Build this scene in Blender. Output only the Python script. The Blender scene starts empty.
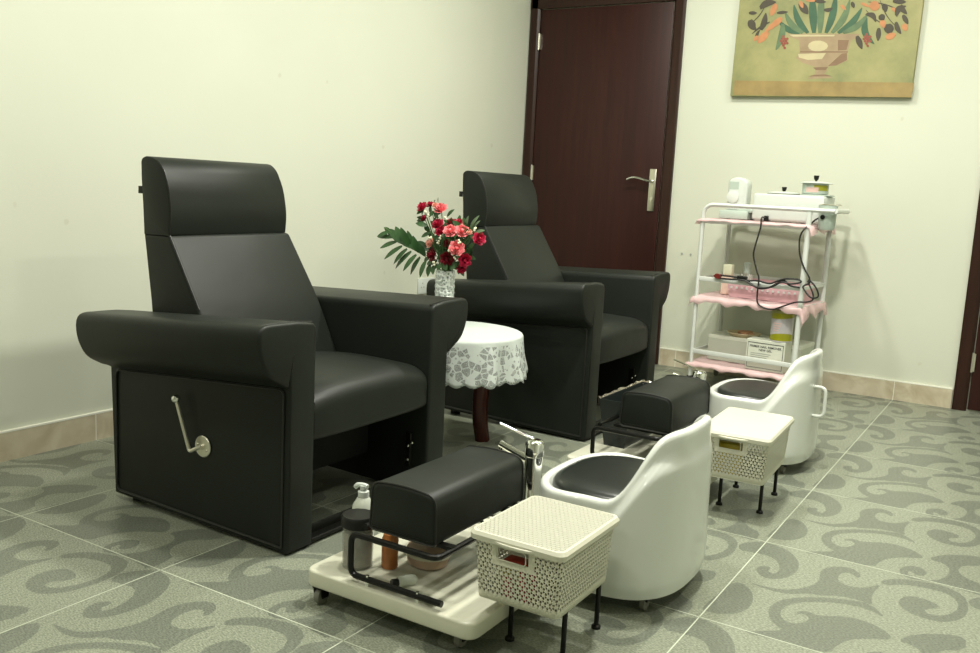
import bpy, bmesh, math, random
from math import sin, cos, pi, radians
from mathutils import Vector, Matrix, geometry
random.seed(7)
S = bpy.context.scene
C = S.collection

# ------------------------------------------------------------------ survey of the room
# the room's own survey: camera station found from the floor grid (0.6 m tiles), used to read distances
CAM = Vector((2.92699, -5.14122, 0.99530)); YAW, PITCH, ROLL, FOC = 0.544156, 0.150817, 0.0510117, 914.357
def basis():
    f = Vector((-sin(YAW)*cos(PITCH), cos(YAW)*cos(PITCH), -sin(PITCH)))
    r = Vector((cos(YAW), sin(YAW), 0)); u = r.cross(f)
    return r*cos(ROLL)+u*sin(ROLL), -r*sin(ROLL)+u*cos(ROLL), f
CR, CU, CF = basis()
def hit(px, py, ax, v):
    """point of the sight line through (px, py) on the plane axis == v"""
    D = CF+CR*((px-490)/FOC)-CU*((py-326.5)/FOC)
    return CAM+D*((v-CAM[ax])/D[ax])

# ------------------------------------------------------------------ materials
def new_mat(name):
    m = bpy.data.materials.new(name); m.use_nodes = True
    nt = m.node_tree; return m, nt, nt.nodes['Principled BSDF']
def N(nt, t, **kw):
    n = nt.nodes.new(t)
    for k, v in kw.items():
        if k.startswith('i_'):
            n.inputs[k[2:].replace('_', ' ')].default_value = v
        else: setattr(n, k, v)
    return n
def mat(name, col, rough=.5, metal=0, spec=None, bump=0, bscale=200, var=0, vscale=8, coat=0, trans=0, ior=None, sheen=0, alpha=None, rvar=0):
    m, nt, b = new_mat(name)
    b.inputs['Base Color'].default_value = (*col, 1)
    b.inputs['Roughness'].default_value = rough
    b.inputs['Metallic'].default_value = metal
    if spec is not None: b.inputs['Specular IOR Level'].default_value = spec
    if coat: b.inputs['Coat Weight'].default_value = coat; b.inputs['Coat Roughness'].default_value = .1
    if trans: b.inputs['Transmission Weight'].default_value = trans
    if ior: b.inputs['IOR'].default_value = ior
    if alpha is not None: b.inputs['Alpha'].default_value = alpha
    tc = N(nt, 'ShaderNodeTexCoord')
    no = N(nt, 'ShaderNodeTexNoise', i_Scale=vscale, i_Detail=4.0); nt.links.new(tc.outputs['Object'], no.inputs['Vector'])
    mx = N(nt, 'ShaderNodeMixRGB', blend_type='MULTIPLY'); mx.inputs[0].default_value = var if var else .06
    mx.inputs[1].default_value = (*col, 1)
    rp = N(nt, 'ShaderNodeValToRGB'); rp.color_ramp.elements[0].position = .3; rp.color_ramp.elements[0].color = (.55, .55, .55, 1)
    rp.color_ramp.elements[1].position = .65
    nt.links.new(no.outputs['Fac'], rp.inputs[0]); nt.links.new(rp.outputs[0], mx.inputs[2]); nt.links.new(mx.outputs[0], b.inputs['Base Color'])
    if bump:
        n2 = N(nt, 'ShaderNodeTexNoise', i_Scale=bscale, i_Detail=3.0); nt.links.new(tc.outputs['Object'], n2.inputs['Vector'])
        bp = N(nt, 'ShaderNodeBump', i_Strength=bump, i_Distance=.002); nt.links.new(n2.outputs['Fac'], bp.inputs['Height']); nt.links.new(bp.outputs[0], b.inputs['Normal'])
    return m

def leather_mat():
    m, nt, b = new_mat('black_leather')
    tc = N(nt, 'ShaderNodeTexCoord')
    v = N(nt, 'ShaderNodeTexVoronoi', i_Scale=420.0); nt.links.new(tc.outputs['Object'], v.inputs['Vector'])
    n = N(nt, 'ShaderNodeTexNoise', i_Scale=9.0, i_Detail=3.0); nt.links.new(tc.outputs['Object'], n.inputs['Vector'])
    rp = N(nt, 'ShaderNodeValToRGB'); rp.color_ramp.elements[0].color = (.0088, .0112, .0084, 1); rp.color_ramp.elements[1].color = (.0120, .0150, .0115, 1)
    nt.links.new(n.outputs['Fac'], rp.inputs[0]); nt.links.new(rp.outputs[0], b.inputs['Base Color'])
    b.inputs['Roughness'].default_value = .46; b.inputs['Specular IOR Level'].default_value = .26
    bp = N(nt, 'ShaderNodeBump', i_Strength=.12, i_Distance=.0006); nt.links.new(v.outputs['Distance'], bp.inputs['Height'])
    b2 = N(nt, 'ShaderNodeBump', i_Strength=.25, i_Distance=.006); nt.links.new(n.outputs['Fac'], b2.inputs['Height']); nt.links.new(bp.outputs[0], b2.inputs['Normal'])
    nt.links.new(b2.outputs[0], b.inputs['Normal'])
    return m

def wall_mat():
    m, nt, b = new_mat('cream_wall_paint')
    tc = N(nt, 'ShaderNodeTexCoord')
    n = N(nt, 'ShaderNodeTexNoise', i_Scale=1.3, i_Detail=5.0); nt.links.new(tc.outputs['Object'], n.inputs['Vector'])
    rp = N(nt, 'ShaderNodeValToRGB'); rp.color_ramp.elements[0].position = .3; rp.color_ramp.elements[0].color = (.60, .62, .515, 1)
    rp.color_ramp.elements[1].position = .7; rp.color_ramp.elements[1].color = (.63, .65, .545, 1)
    nt.links.new(n.outputs['Fac'], rp.inputs[0])
    # small scuffs and specks of dirt
    v = N(nt, 'ShaderNodeTexVoronoi', i_Scale=4.2, i_Randomness=1.0)
    w = N(nt, 'ShaderNodeTexNoise', i_Scale=30.0); nt.links.new(tc.outputs['Object'], w.inputs['Vector'])
    ad = N(nt, 'ShaderNodeMixRGB', blend_type='ADD'); ad.inputs[0].default_value = .02
    nt.links.new(tc.outputs['Object'], ad.inputs[1]); nt.links.new(w.outputs['Color'], ad.inputs[2]); nt.links.new(ad.outputs[0], v.inputs['Vector'])
    mr = N(nt, 'ShaderNodeMapRange'); mr.inputs['From Min'].default_value = .03; mr.inputs['From Max'].default_value = .05
    mr.inputs['To Min'].default_value = .3; mr.inputs['To Max'].default_value = 0
    nt.links.new(v.outputs['Distance'], mr.inputs['Value'])
    mx = N(nt, 'ShaderNodeMixRGB'); nt.links.new(mr.outputs[0], mx.inputs[0]); nt.links.new(rp.outputs[0], mx.inputs[1]); mx.inputs[2].default_value = (.42, .41, .3, 1)
    nt.links.new(mx.outputs[0], b.inputs['Base Color'])
    b.inputs['Roughness'].default_value = .55; b.inputs['Specular IOR Level'].default_value = .3
    n3 = N(nt, 'ShaderNodeTexNoise', i_Scale=60.0, i_Detail=3.0); nt.links.new(tc.outputs['Object'], n3.inputs['Vector'])
    bp = N(nt, 'ShaderNodeBump', i_Strength=.08, i_Distance=.003); nt.links.new(n3.outputs['Fac'], bp.inputs['Height']); nt.links.new(bp.outputs[0], b.inputs['Normal'])
    return m

def wood_mat(name, c1, c2, rough=.35, axis='Z'):
    m, nt, b = new_mat(name)
    tc = N(nt, 'ShaderNodeTexCoord'); mp = N(nt, 'ShaderNodeMapping')
    mp.inputs['Scale'].default_value = {'Z': (14, 14, .8), 'X': (.8, 14, 14)}[axis]
    nt.links.new(tc.outputs['Object'], mp.inputs[0])
    n = N(nt, 'ShaderNodeTexNoise', i_Scale=3.0, i_Detail=7.0, i_Roughness=.6); nt.links.new(mp.outputs[0], n.inputs['Vector'])
    rp = N(nt, 'ShaderNodeValToRGB'); rp.color_ramp.elements[0].position = .35; rp.color_ramp.elements[0].color = (*c1, 1)
    rp.color_ramp.elements[1].position = .7; rp.color_ramp.elements[1].color = (*c2, 1)
    nt.links.new(n.outputs['Fac'], rp.inputs[0]); nt.links.new(rp.outputs[0], b.inputs['Base Color'])
    b.inputs['Roughness'].default_value = rough; b.inputs['Specular IOR Level'].default_value = .32
    bp = N(nt, 'ShaderNodeBump', i_Strength=.06, i_Distance=.002); nt.links.new(n.outputs['Fac'], bp.inputs['Height']); nt.links.new(bp.outputs[0], b.inputs['Normal'])
    return m

def marble_mat():
    m, nt, b = new_mat('beige_marble')
    tc = N(nt, 'ShaderNodeTexCoord')
    n = N(nt, 'ShaderNodeTexNoise', i_Scale=7.0, i_Detail=8.0, i_Distortion=1.2); nt.links.new(tc.outputs['Object'], n.inputs['Vector'])
    rp = N(nt, 'ShaderNodeValToRGB'); rp.color_ramp.elements[0].position = .3; rp.color_ramp.elements[0].color = (.42, .35, .24, 1)
    rp.color_ramp.elements[1].position = .62; rp.color_ramp.elements[1].color = (.60, .54, .41, 1)
    nt.links.new(n.outputs['Fac'], rp.inputs[0]); nt.links.new(rp.outputs[0], b.inputs['Base Color'])
    b.inputs['Roughness'].default_value = .28
    return m

def tile_mat(name, ca, cb):
    """ribbed porcelain: a fine weave of ridges with speckle"""
    m, nt, b = new_mat(name)
    tc = N(nt, 'ShaderNodeTexCoord')
    mp = N(nt, 'ShaderNodeMapping'); mp.inputs['Rotation'].default_value = (0, 0, radians(38)); mp.inputs['Scale'].default_value = (150, 330, 1)
    nt.links.new(tc.outputs['Object'], mp.inputs[0])
    n = N(nt, 'ShaderNodeTexNoise', i_Scale=1.0, i_Detail=2.0); nt.links.new(mp.outputs[0], n.inputs['Vector'])
    n2 = N(nt, 'ShaderNodeTexNoise', i_Scale=2.2, i_Detail=4.0); nt.links.new(tc.outputs['Object'], n2.inputs['Vector'])
    rp = N(nt, 'ShaderNodeValToRGB'); rp.color_ramp.elements[0].position = .36; rp.color_ramp.elements[0].color = (*ca, 1)
    rp.color_ramp.elements[1].position = .64; rp.color_ramp.elements[1].color = (*cb, 1)
    nt.links.new(n.outputs['Fac'], rp.inputs[0])
    mx = N(nt, 'ShaderNodeMixRGB', blend_type='MULTIPLY'); mx.inputs[0].default_value = .25
    nt.links.new(rp.outputs[0], mx.inputs[1]); nt.links.new(n2.outputs['Fac'], mx.inputs[2]); nt.links.new(mx.outputs[0], b.inputs['Base Color'])
    b.inputs['Roughness'].default_value = .36; b.inputs['Specular IOR Level'].default_value = .45
    bp = N(nt, 'ShaderNodeBump', i_Strength=.25, i_Distance=.0012); nt.links.new(n.outputs['Fac'], bp.inputs['Height']); nt.links.new(bp.outputs[0], b.inputs['Normal'])
    return m

def perforated_mat(name, col, holes=True, cell=.0118, hole=.25):
    """moulded plastic with a triangular lattice: uv is in metres along the wall"""
    m, nt, b = new_mat(name)
    b.inputs['Roughness'].default_value = .38
    L = nt.links.new
    uv = N(nt, 'ShaderNodeUVMap'); sp = N(nt, 'ShaderNodeSeparateXYZ'); L(uv.outputs[0], sp.inputs[0])
    def M(op, a, bb=None):
        n = N(nt, 'ShaderNodeMath', operation=op)
        for k, x in enumerate((a, bb)):
            if x is None: continue
            if isinstance(x, (int, float)): n.inputs[k].default_value = x
            else: L(x, n.inputs[k])
        return n.outputs[0]
    # a hexagonal net of holes: two offset rectangular nets
    x = M('DIVIDE', sp.outputs[0], cell); y = M('DIVIDE', sp.outputs[1], cell*.866*2)
    def net(ox, oy):
        fx = M('SUBTRACT', M('FRACT', M('ADD', x, ox)), .5); fy = M('MULTIPLY', M('SUBTRACT', M('FRACT', M('ADD', y, oy)), .5), 1.732)
        # rounded triangle-ish blob
        return M('SQRT', M('ADD', M('MULTIPLY', fx, fx), M('MULTIPLY', M('MULTIPLY', fy, fy), .8)))
    d = M('MINIMUM', net(0, 0), net(.5, .5))
    d2 = M('MINIMUM', net(0, .333), net(.5, .833))
    ok = M('MINIMUM', d, M('ADD', d2, .05)) if holes else d
    isin = M('LESS_THAN', ok, hole)
    # keep solid margins where v outside band (encoded by uv.y <0 or > .2)
    n = N(nt, 'ShaderNodeTexNoise', i_Scale=25.0)
    rp = N(nt, 'ShaderNodeValToRGB'); rp.color_ramp.elements[0].color = (*[c*.95 for c in col], 1); rp.color_ramp.elements[1].color = (*col, 1)
    L(n.outputs['Fac'], rp.inputs[0]); L(rp.outputs[0], b.inputs['Base Color'])
    bp = N(nt, 'ShaderNodeBump', i_Strength=1.0 if not holes else .4, i_Distance=.004 if not holes else .0015)
    sm = N(nt, 'ShaderNodeMapRange'); sm.inputs['From Min'].default_value = hole*.7; sm.inputs['From Max'].default_value = hole*1.5
    L(ok, sm.inputs['Value']); L(sm.outputs[0], bp.inputs['Height']); L(bp.outputs[0], b.inputs['Normal'])
    if holes:
        band = M('MULTIPLY', M('GREATER_THAN', sp.outputs[1], 0.0), M('LESS_THAN', sp.outputs[1], .5))
        tr = N(nt, 'ShaderNodeBsdfTransparent'); mx = N(nt, 'ShaderNodeMixShader')
        L(M('MULTIPLY', isin, band), mx.inputs[0]); L(b.outputs[0], mx.inputs[1]); L(tr.outputs[0], mx.inputs[2])
        L(mx.outputs[0], nt.nodes['Material Output'].inputs[0])
    return m

def lace_mat():
    m, nt, b = new_mat('white_lace'); L = nt.links.new
    b.inputs['Base Color'].default_value = (.46, .50, .475, 1); b.inputs['Roughness'].default_value = .8
    uv = N(nt, 'ShaderNodeUVMap'); sp = N(nt, 'ShaderNodeSeparateXYZ'); L(uv.outputs[0], sp.inputs[0])
    v = N(nt, 'ShaderNodeTexVoronoi', feature='DISTANCE_TO_EDGE', i_Scale=44.0); L(uv.outputs[0], v.inputs['Vector'])
    v2 = N(nt, 'ShaderNodeTexVoronoi', i_Scale=44.0); L(uv.outputs[0], v2.inputs['Vector'])
    fine = N(nt, 'ShaderNodeTexVoronoi', i_Scale=260.0); L(uv.outputs[0], fine.inputs['Vector'])
    def M(op, a, bb=None):
        n = N(nt, 'ShaderNodeMath', operation=op)
        for k, x in enumerate((a, bb)):
            if x is None: continue
            if isinstance(x, (int, float)): n.inputs[k].default_value = x
            else: L(x, n.inputs[k])
        return n.outputs[0]
    edge = M('LESS_THAN', v.outputs['Distance'], .055)                  # net between petals
    eye = M('LESS_THAN', v2.outputs['Distance'], .17)
    net = M('MAXIMUM', edge, eye)
    band = M('MULTIPLY', M('GREATER_THAN', sp.outputs[1], .275), M('LESS_THAN', sp.outputs[1], .425))
    holes = M('GREATER_THAN', fine.outputs['Distance'], .30)
    cr = N(nt, 'ShaderNodeSeparateColor'); L(v2.outputs['Color'], cr.inputs[0])
    gauze = M('MULTIPLY', M('GREATER_THAN', cr.outputs[0], .48), M('GREATER_THAN', v.outputs['Distance'], .07))
    fac = M('MULTIPLY', band, M('MAXIMUM', M('MULTIPLY', gauze, M('ADD', M('MULTIPLY', holes, .35), .30)), M('MULTIPLY', eye, .55)))
    tr = N(nt, 'ShaderNodeBsdfTransparent'); mx = N(nt, 'ShaderNodeMixShader')
    L(fac, mx.inputs[0]); L(b.outputs[0], mx.inputs[1]); L(tr.outputs[0], mx.inputs[2]); L(mx.outputs[0], nt.nodes['Material Output'].inputs[0])
    bp = N(nt, 'ShaderNodeBump', i_Strength=.4, i_Distance=.002); L(v.outputs['Distance'], bp.inputs['Height']); L(bp.outputs[0], b.inputs['Normal'])
    return m

def cutglass_mat():
    m, nt, b = new_mat('cut_glass'); L = nt.links.new
    b.inputs['Base Color'].default_value = (.70, .75, .71, 1); b.inputs['Roughness'].default_value = .08
    tc = N(nt, 'ShaderNodeTexCoord'); v = N(nt, 'ShaderNodeTexVoronoi', i_Scale=95.0); L(tc.outputs['Object'], v.inputs['Vector'])
    bp = N(nt, 'ShaderNodeBump', i_Strength=.9, i_Distance=.004); L(v.outputs['Distance'], bp.inputs['Height']); L(bp.outputs[0], b.inputs['Normal'])
    mr = N(nt, 'ShaderNodeMapRange'); mr.inputs['From Min'].default_value = .25; mr.inputs['From Max'].default_value = .55; mr.inputs['To Min'].default_value = .12; mr.inputs['To Max'].default_value = .85  # pale, more opaque cells in the alpha stand in for the sparkle
    L(v.outputs['Distance'], mr.inputs['Value']); L(mr.outputs[0], b.inputs['Alpha'])
    return m

def emit_mat(name, col, s):
    m, nt, b = new_mat(name)
    b.inputs['Emission Color'].default_value = (*col, 1); b.inputs['Emission Strength'].default_value = s
    b.inputs['Base Color'].default_value = (*col, 1)
    return m

LEATHER = leather_mat()
SEAM = mat('black_piping', (.008, .009, .007), .4)
WALL = wall_mat()
CEIL = mat('white_ceiling', (.62, .62, .56), .8)
DOORW = wood_mat('red_brown_door', (.021, .0045, .003), (.036, .0075, .0048), .42)
FRAMEW = wood_mat('dark_frame_wood', (.020, .0065, .0038), (.032, .011, .006), .35)
TABLEW = wood_mat('mahogany', (.035, .006, .004), (.07, .014, .009), .25)
MARBLE = marble_mat()
CAULK = mat('white_caulk', (.80, .80, .70), .5)
TILE_L = tile_mat('tile_light', (.17, .19, .14), (.36, .385, .30))
TILE_D = tile_mat('tile_dark', (.115, .13, .10), (.225, .245, .195))
GROUT = mat('pale_grout', (.52, .56, .44), .6)
CHROME = mat('chrome', (.85, .86, .82), .07, 1)
NICKEL = mat('brushed_nickel', (.62, .60, .50), .3, 1)
STEEL = mat('satin_steel', (.72, .70, .60), .28, .9)
BLACKM = mat('black_metal', (.006, .006, .005), .3, spec=.25)
BLACKP = mat('black_plastic', (.010, .010, .009), .35, spec=.25)
RUBBER = mat('grey_rubber', (.16, .16, .13), .6)
IVORY = mat('ivory_plastic', (.60, .595, .48), .35, bump=.02)
TRAYM = mat('cream_fibreglass', (.62, .62, .50), .3, coat=.3)
SHELLM = mat('white_fibreglass', (.66, .69, .64), .22, coat=.5, var=.08, vscale=5)
BASKET = perforated_mat('ivory_perforated_plastic', (.66, .65, .525))
LIDPAT = perforated_mat('ivory_embossed_plastic', (.58, .575, .47), holes=False, cell=.0105, hole=.30)
LACE = lace_mat(); CUTGLASS = cutglass_mat()
WHITEM = mat('white_enamel', (.66, .69, .65), .3)
WHITEP = mat('white_plastic', (.60, .645, .60), .35)
PALEG = mat('pale_grey_plastic', (.44, .52, .46), .4)
PINKF = mat('pink_film', (.92, .66, .67), .35, alpha=.60, bump=.5, bscale=30)
PINKB = mat('pink_basket_plastic', (.74, .46, .50), .4)
CORD = mat('black_cord', (.01, .01, .009), .45)
REDP = mat('dark_red_plastic', (.14, .015, .010), .4)
CARD = mat('white_card', (.66, .68, .58), .7)
CARDG = mat('pale_grey_card', (.50, .53, .44), .7)
PRINT = mat('black_print', (.03, .03, .03), .7)
PRINTG = mat('grey_print', (.36, .38, .34), .7)
TINY = mat('yellow_green_label', (.33, .33, .015), .3)
TINL = mat('lilac_grey_label', (.50, .48, .50), .3)
TINP = mat('pale_pink_print', (.72, .5, .46), .4)
OLIVE = mat('olive_lid', (.30, .31, .11), .4)
CLEAR = mat('clear_plastic', (.82, .86, .80), .12, alpha=.45)
LIQ = mat('milky_liquid', (.66, .70, .60), .2, alpha=.72)
SMOKE = mat('smoky_glass', (.45, .45, .40), .08, alpha=.28)
GREYSCRUB = mat('grey_brown_scrub', (.36, .34, .28), .6, var=.9, vscale=28)
AMBER = mat('amber_plastic', (.42, .15, .035), .3, var=.4, vscale=30)
PINKBROWN = mat('pinkish_brown_bag', (.50, .36, .26), .4, var=.5, vscale=25, bump=.5, bscale=40)
STEMG = mat('green_stem', (.06, .13, .03), .5)
LEAFG = mat('dark_green_leaf', (.035, .10, .028), .4, var=.5, vscale=20)
LEAFL = mat('grey_green_leaf', (.14, .22, .12), .45, var=.3, vscale=20)
ROSER = mat('crimson_petal', (.50, .012, .06), .6, var=.5, vscale=60)
ROSED = mat('dark_red_petal', (.25, .008, .02), .6, var=.5, vscale=60)
ROSEP = mat('coral_pink_petal', (.88, .25, .27), .6, var=.3, vscale=60)
PEACH = mat('peach_petal', (.85, .45, .36), .6, var=.3, vscale=60)
CREAMF = mat('cream_bud', (.80, .80, .60), .6)
FOIL = mat('crumpled_foil', (.50, .46, .38), .25, .85, bump=1.0, bscale=60)
GLASSD = mat('dark_basin_plastic', (.02, .025, .024), .3, spec=.25)
PLATE = mat('straw_plate', (.55, .46, .28), .5)
BREAD = mat('orange_snack', (.62, .33, .17), .6, var=.5, vscale=40)
PINKC = mat('pale_pink_cosmetic', (.80, .60, .50), .4)
YEL = mat('mustard_packet', (.45, .36, .02), .4)
REDK = mat('red_packet', (.50, .05, .03), .4)

# ------------------------------------------------------------------ mesh helpers
def finish(bm, name, mats, parent=None, smooth=35, loc=None):
    bmesh.ops.recalc_face_normals(bm, faces=bm.faces)
    me = bpy.data.meshes.new(name); bm.to_mesh(me); bm.free()
    for m in (mats if isinstance(mats, (list, tuple)) else [mats]): me.materials.append(m)
    if smooth:
        for p in me.polygons: p.use_smooth = True
        me.set_sharp_from_angle(angle=radians(smooth))
    o = bpy.data.objects.new(name, me); C.objects.link(o)
    if parent: o.parent = parent
    if loc: o.location = loc
    return o
def tag(o, label, cat, group=None):
    o['label'] = label; o['category'] = cat
    if group: o['group'] = group
    return o
def thing(name, label, cat, loc=(0, 0, 0), rz=0, group=None):
    o = bpy.data.objects.new(name, None); C.objects.link(o); o.empty_display_size = .05
    o.location = loc; o.rotation_euler = (0, 0, rz); return tag(o, label, cat, group)
def struct(o): o['kind'] = 'structure'; return o
def box(bm, x0, x1, y0, y1, z0, z1, bev=0, seg=3, mi=0, M=None):
    t = bmesh.new(); bmesh.ops.create_cube(t, size=1)
    for v in t.verts: v.co = Vector(((x0+x1)/2+v.co.x*(x1-x0), (y0+y1)/2+v.co.y*(y1-y0), (z0+z1)/2+v.co.z*(z1-z0)))
    if bev: bmesh.ops.bevel(t, geom=t.edges[:], offset=bev, segments=seg, affect='EDGES', profile=.5)
    add(bm, t, mi, M)
def add(bm, t, mi=0, M=None):
    if M: bmesh.ops.transform(t, matrix=M, verts=t.verts)
    uvl = bm.loops.layers.uv.active
    m = {v: bm.verts.new(v.co) for v in t.verts}
    for f in t.faces:
        try: nf = bm.faces.new([m[v] for v in f.verts]); nf.material_index = mi if mi is not None else f.material_index
        except ValueError: pass
    t.free()
def prism(bm, pts, a0, a1, plane='xz', bev=0, seg=3, mi=0, M=None):
    """closed outline extruded from a0 to a1 along the third axis"""
    t = bmesh.new()
    def P(p, a): return {'xz': (p[0], a, p[1]), 'yz': (a, p[0], p[1]), 'xy': (p[0], p[1], a)}[plane]
    A = [t.verts.new(P(p, a0)) for p in pts]; B = [t.verts.new(P(p, a1)) for p in pts]
    fa = t.faces.new(A); fb = t.faces.new(B[::-1]); n = len(pts)
    for i in range(n): t.faces.new((A[i], B[i], B[(i+1) % n], A[(i+1) % n]))
    bmesh.ops.recalc_face_normals(t, faces=t.faces)
    if bev:
        es = list(set(fa.edges[:])|set(fb.edges[:]))
        bmesh.ops.bevel(t, geom=es, offset=bev, segments=seg, affect='EDGES', profile=.5)
    add(bm, t, mi, M)
def rounded(pts, r, n=4):
    """outline with its corners rounded; r a number or one per corner"""
    out = []; k = len(pts)
    for i in range(k):
        p = Vector(pts[i]); a = Vector(pts[i-1]); b = Vector(pts[(i+1) % k]); rr = r[i] if isinstance(r, (list, tuple)) else r
        if rr <= 0: out.append(tuple(p)); continue
        da = (a-p); db = (b-p); ra = min(rr, da.length*.49, db.length*.49)
        s = p+da.normalized()*ra; e = p+db.normalized()*ra
        for j in range(n+1):
            t = j/n; out.append(tuple(s*(1-t)**2+p*2*t*(1-t)+e*t*t))
    return out
def tube(bm, pts, r, seg=10, closed=False, mi=0, flat=None, caps=True):
    pts = [Vector(p) for p in pts]; n = len(pts); rings = []
    up = Vector((0, 0, 1)); prev = None
    for i, p in enumerate(pts):
        if closed: d = (pts[(i+1) % n]-pts[i-1])
        else: d = pts[min(i+1, n-1)]-pts[max(i-1, 0)]
        d.normalize()
        if prev is None:
            s = d.cross(up)
            if s.length < .1: s = d.cross(Vector((1, 0, 0)))
        else: s = prev-d*prev.dot(d)
        s.normalize(); prev = s; t = s.cross(d)
        rr = r[i] if isinstance(r, (list, tuple)) else r
        rings.append([bm.verts.new(p+s*rr*cos(2*pi*k/seg)+t*rr*(flat or 1)*sin(2*pi*k/seg)) for k in range(seg)])
    for i in range(n if closed else n-1):
        A = rings[i]; B = rings[(i+1) % n]
        for k in range(seg):
            f = bm.faces.new((A[k], A[(k+1) % seg], B[(k+1) % seg], B[k])); f.material_index = mi
    if not closed and caps:
        f = bm.faces.new(rings[0][::-1]); f.material_index = mi; f = bm.faces.new(rings[-1]); f.material_index = mi
def bend(pts, r, n=5):
    """polyline with its inner corners rounded"""
    P = [Vector(p) for p in pts]; out = [P[0]]
    for i in range(1, len(P)-1):
        a = P[i-1]-P[i]; b = P[i+1]-P[i]; q = min(r, a.length*.49, b.length*.49)
        s = P[i]+a.normalized()*q; e = P[i]+b.normalized()*q
        for j in range(n+1):
            t = j/n; out.append(s*(1-t)**2+P[i]*2*t*(1-t)+e*t*t)
    out.append(P[-1]); return out
def smoothline(pts, n=8):
    P = [Vector(p) for p in pts]; P = [P[0]*2-P[1]]+P+[P[-1]*2-P[-2]]; out = []
    for i in range(1, len(P)-2):
        for j in range(n):
            t = j/n; a, b, c, d = P[i-1:i+3]
            out.append(.5*((2*b)+(c-a)*t+(2*a-5*b+4*c-d)*t*t+(3*b-a-3*c+d)*t**3))
    out.append(P[-2]); return out
def lathe(bm, prof, seg=32, c=(0, 0, 0), mi=0, sx=1, sy=1, M=None):
    t = bmesh.new(); rings = []
    for r, z in prof:
        if r < 1e-6: rings.append([t.verts.new((0, 0, z))])
        else: rings.append([t.verts.new((r*sx*cos(2*pi*k/seg), r*sy*sin(2*pi*k/seg), z)) for k in range(seg)])
    for A, B in zip(rings, rings[1:]):
        if len(A) == 1 and len(B) == 1: continue
        for k in range(seg):
            if len(A) == 1: t.faces.new((A[0], B[(k+1) % seg], B[k]))
            elif len(B) == 1: t.faces.new((A[k], A[(k+1) % seg], B[0]))
            else: t.faces.new((A[k], A[(k+1) % seg], B[(k+1) % seg], B[k]))
    add(bm, t, mi, (M or Matrix())@Matrix.Translation(c) if M is None else M@Matrix.Translation(c))
def ball(bm, c, r, mi=0, seg=12, sc=(1, 1, 1)):
    t = bmesh.new(); bmesh.ops.create_uvsphere(t, u_segments=seg, v_segments=max(6, seg*2//3), radius=r)
    for v in t.verts: v.co = Vector((v.co.x*sc[0], v.co.y*sc[1], v.co.z*sc[2]))+Vector(c)
    add(bm, t, mi)
def cyl(bm, a, b, r, seg=16, mi=0, r2=None):
    tube(bm, [a, b], [r, r2 if r2 is not None else r], seg, mi=mi)
def carve(o, cutter):
    c = finish(cutter, 'cutter', [], smooth=0); m = o.modifiers.new('cut', 'BOOLEAN'); m.object = c; m.operation = 'DIFFERENCE'; m.solver = 'EXACT'
    dg = bpy.context.evaluated_depsgraph_get(); me = bpy.data.meshes.new_from_object(o.evaluated_get(dg)); o.modifiers.clear()
    old = o.data; o.data = me; me.name = old.name; bpy.data.objects.remove(c)
    for p in me.polygons: p.use_smooth = True
    me.set_sharp_from_angle(angle=radians(50))
def superell(a, b, t, e=4.0):
    c, s = cos(t), sin(t); return (a*math.copysign(abs(c)**(2/e), c), b*math.copysign(abs(s)**(2/e), s))
def copy_tree(o, parent=None):
    c = o.copy(); C.objects.link(c); c.parent = parent
    if parent is None: c.name = o.name
    for ch in list(o.children): copy_tree(ch, c)
    return c
def text_mesh(s, size, bm, M, mi=0):
    cu = bpy.data.curves.new('lettering', 'FONT'); cu.body = s; cu.size = size; cu.align_x = 'CENTER'; cu.resolution_u = 2; cu.offset = size*.015
    o = bpy.data.objects.new('lettering', cu); C.objects.link(o)
    dg = bpy.context.evaluated_depsgraph_get(); me = bpy.data.meshes.new_from_object(o.evaluated_get(dg))
    t = bmesh.new(); t.from_mesh(me); add(bm, t, mi, M)
    bpy.data.objects.remove(o); bpy.data.meshes.remove(me); bpy.data.curves.remove(cu)

# ------------------------------------------------------------------ the room
RX, RY, RZ = 4.8, -8.6, 2.8
OX, OY, T = .5142, -.0882, .6          # floor grid: lines at OX+n*T and OY-n*T
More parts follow.
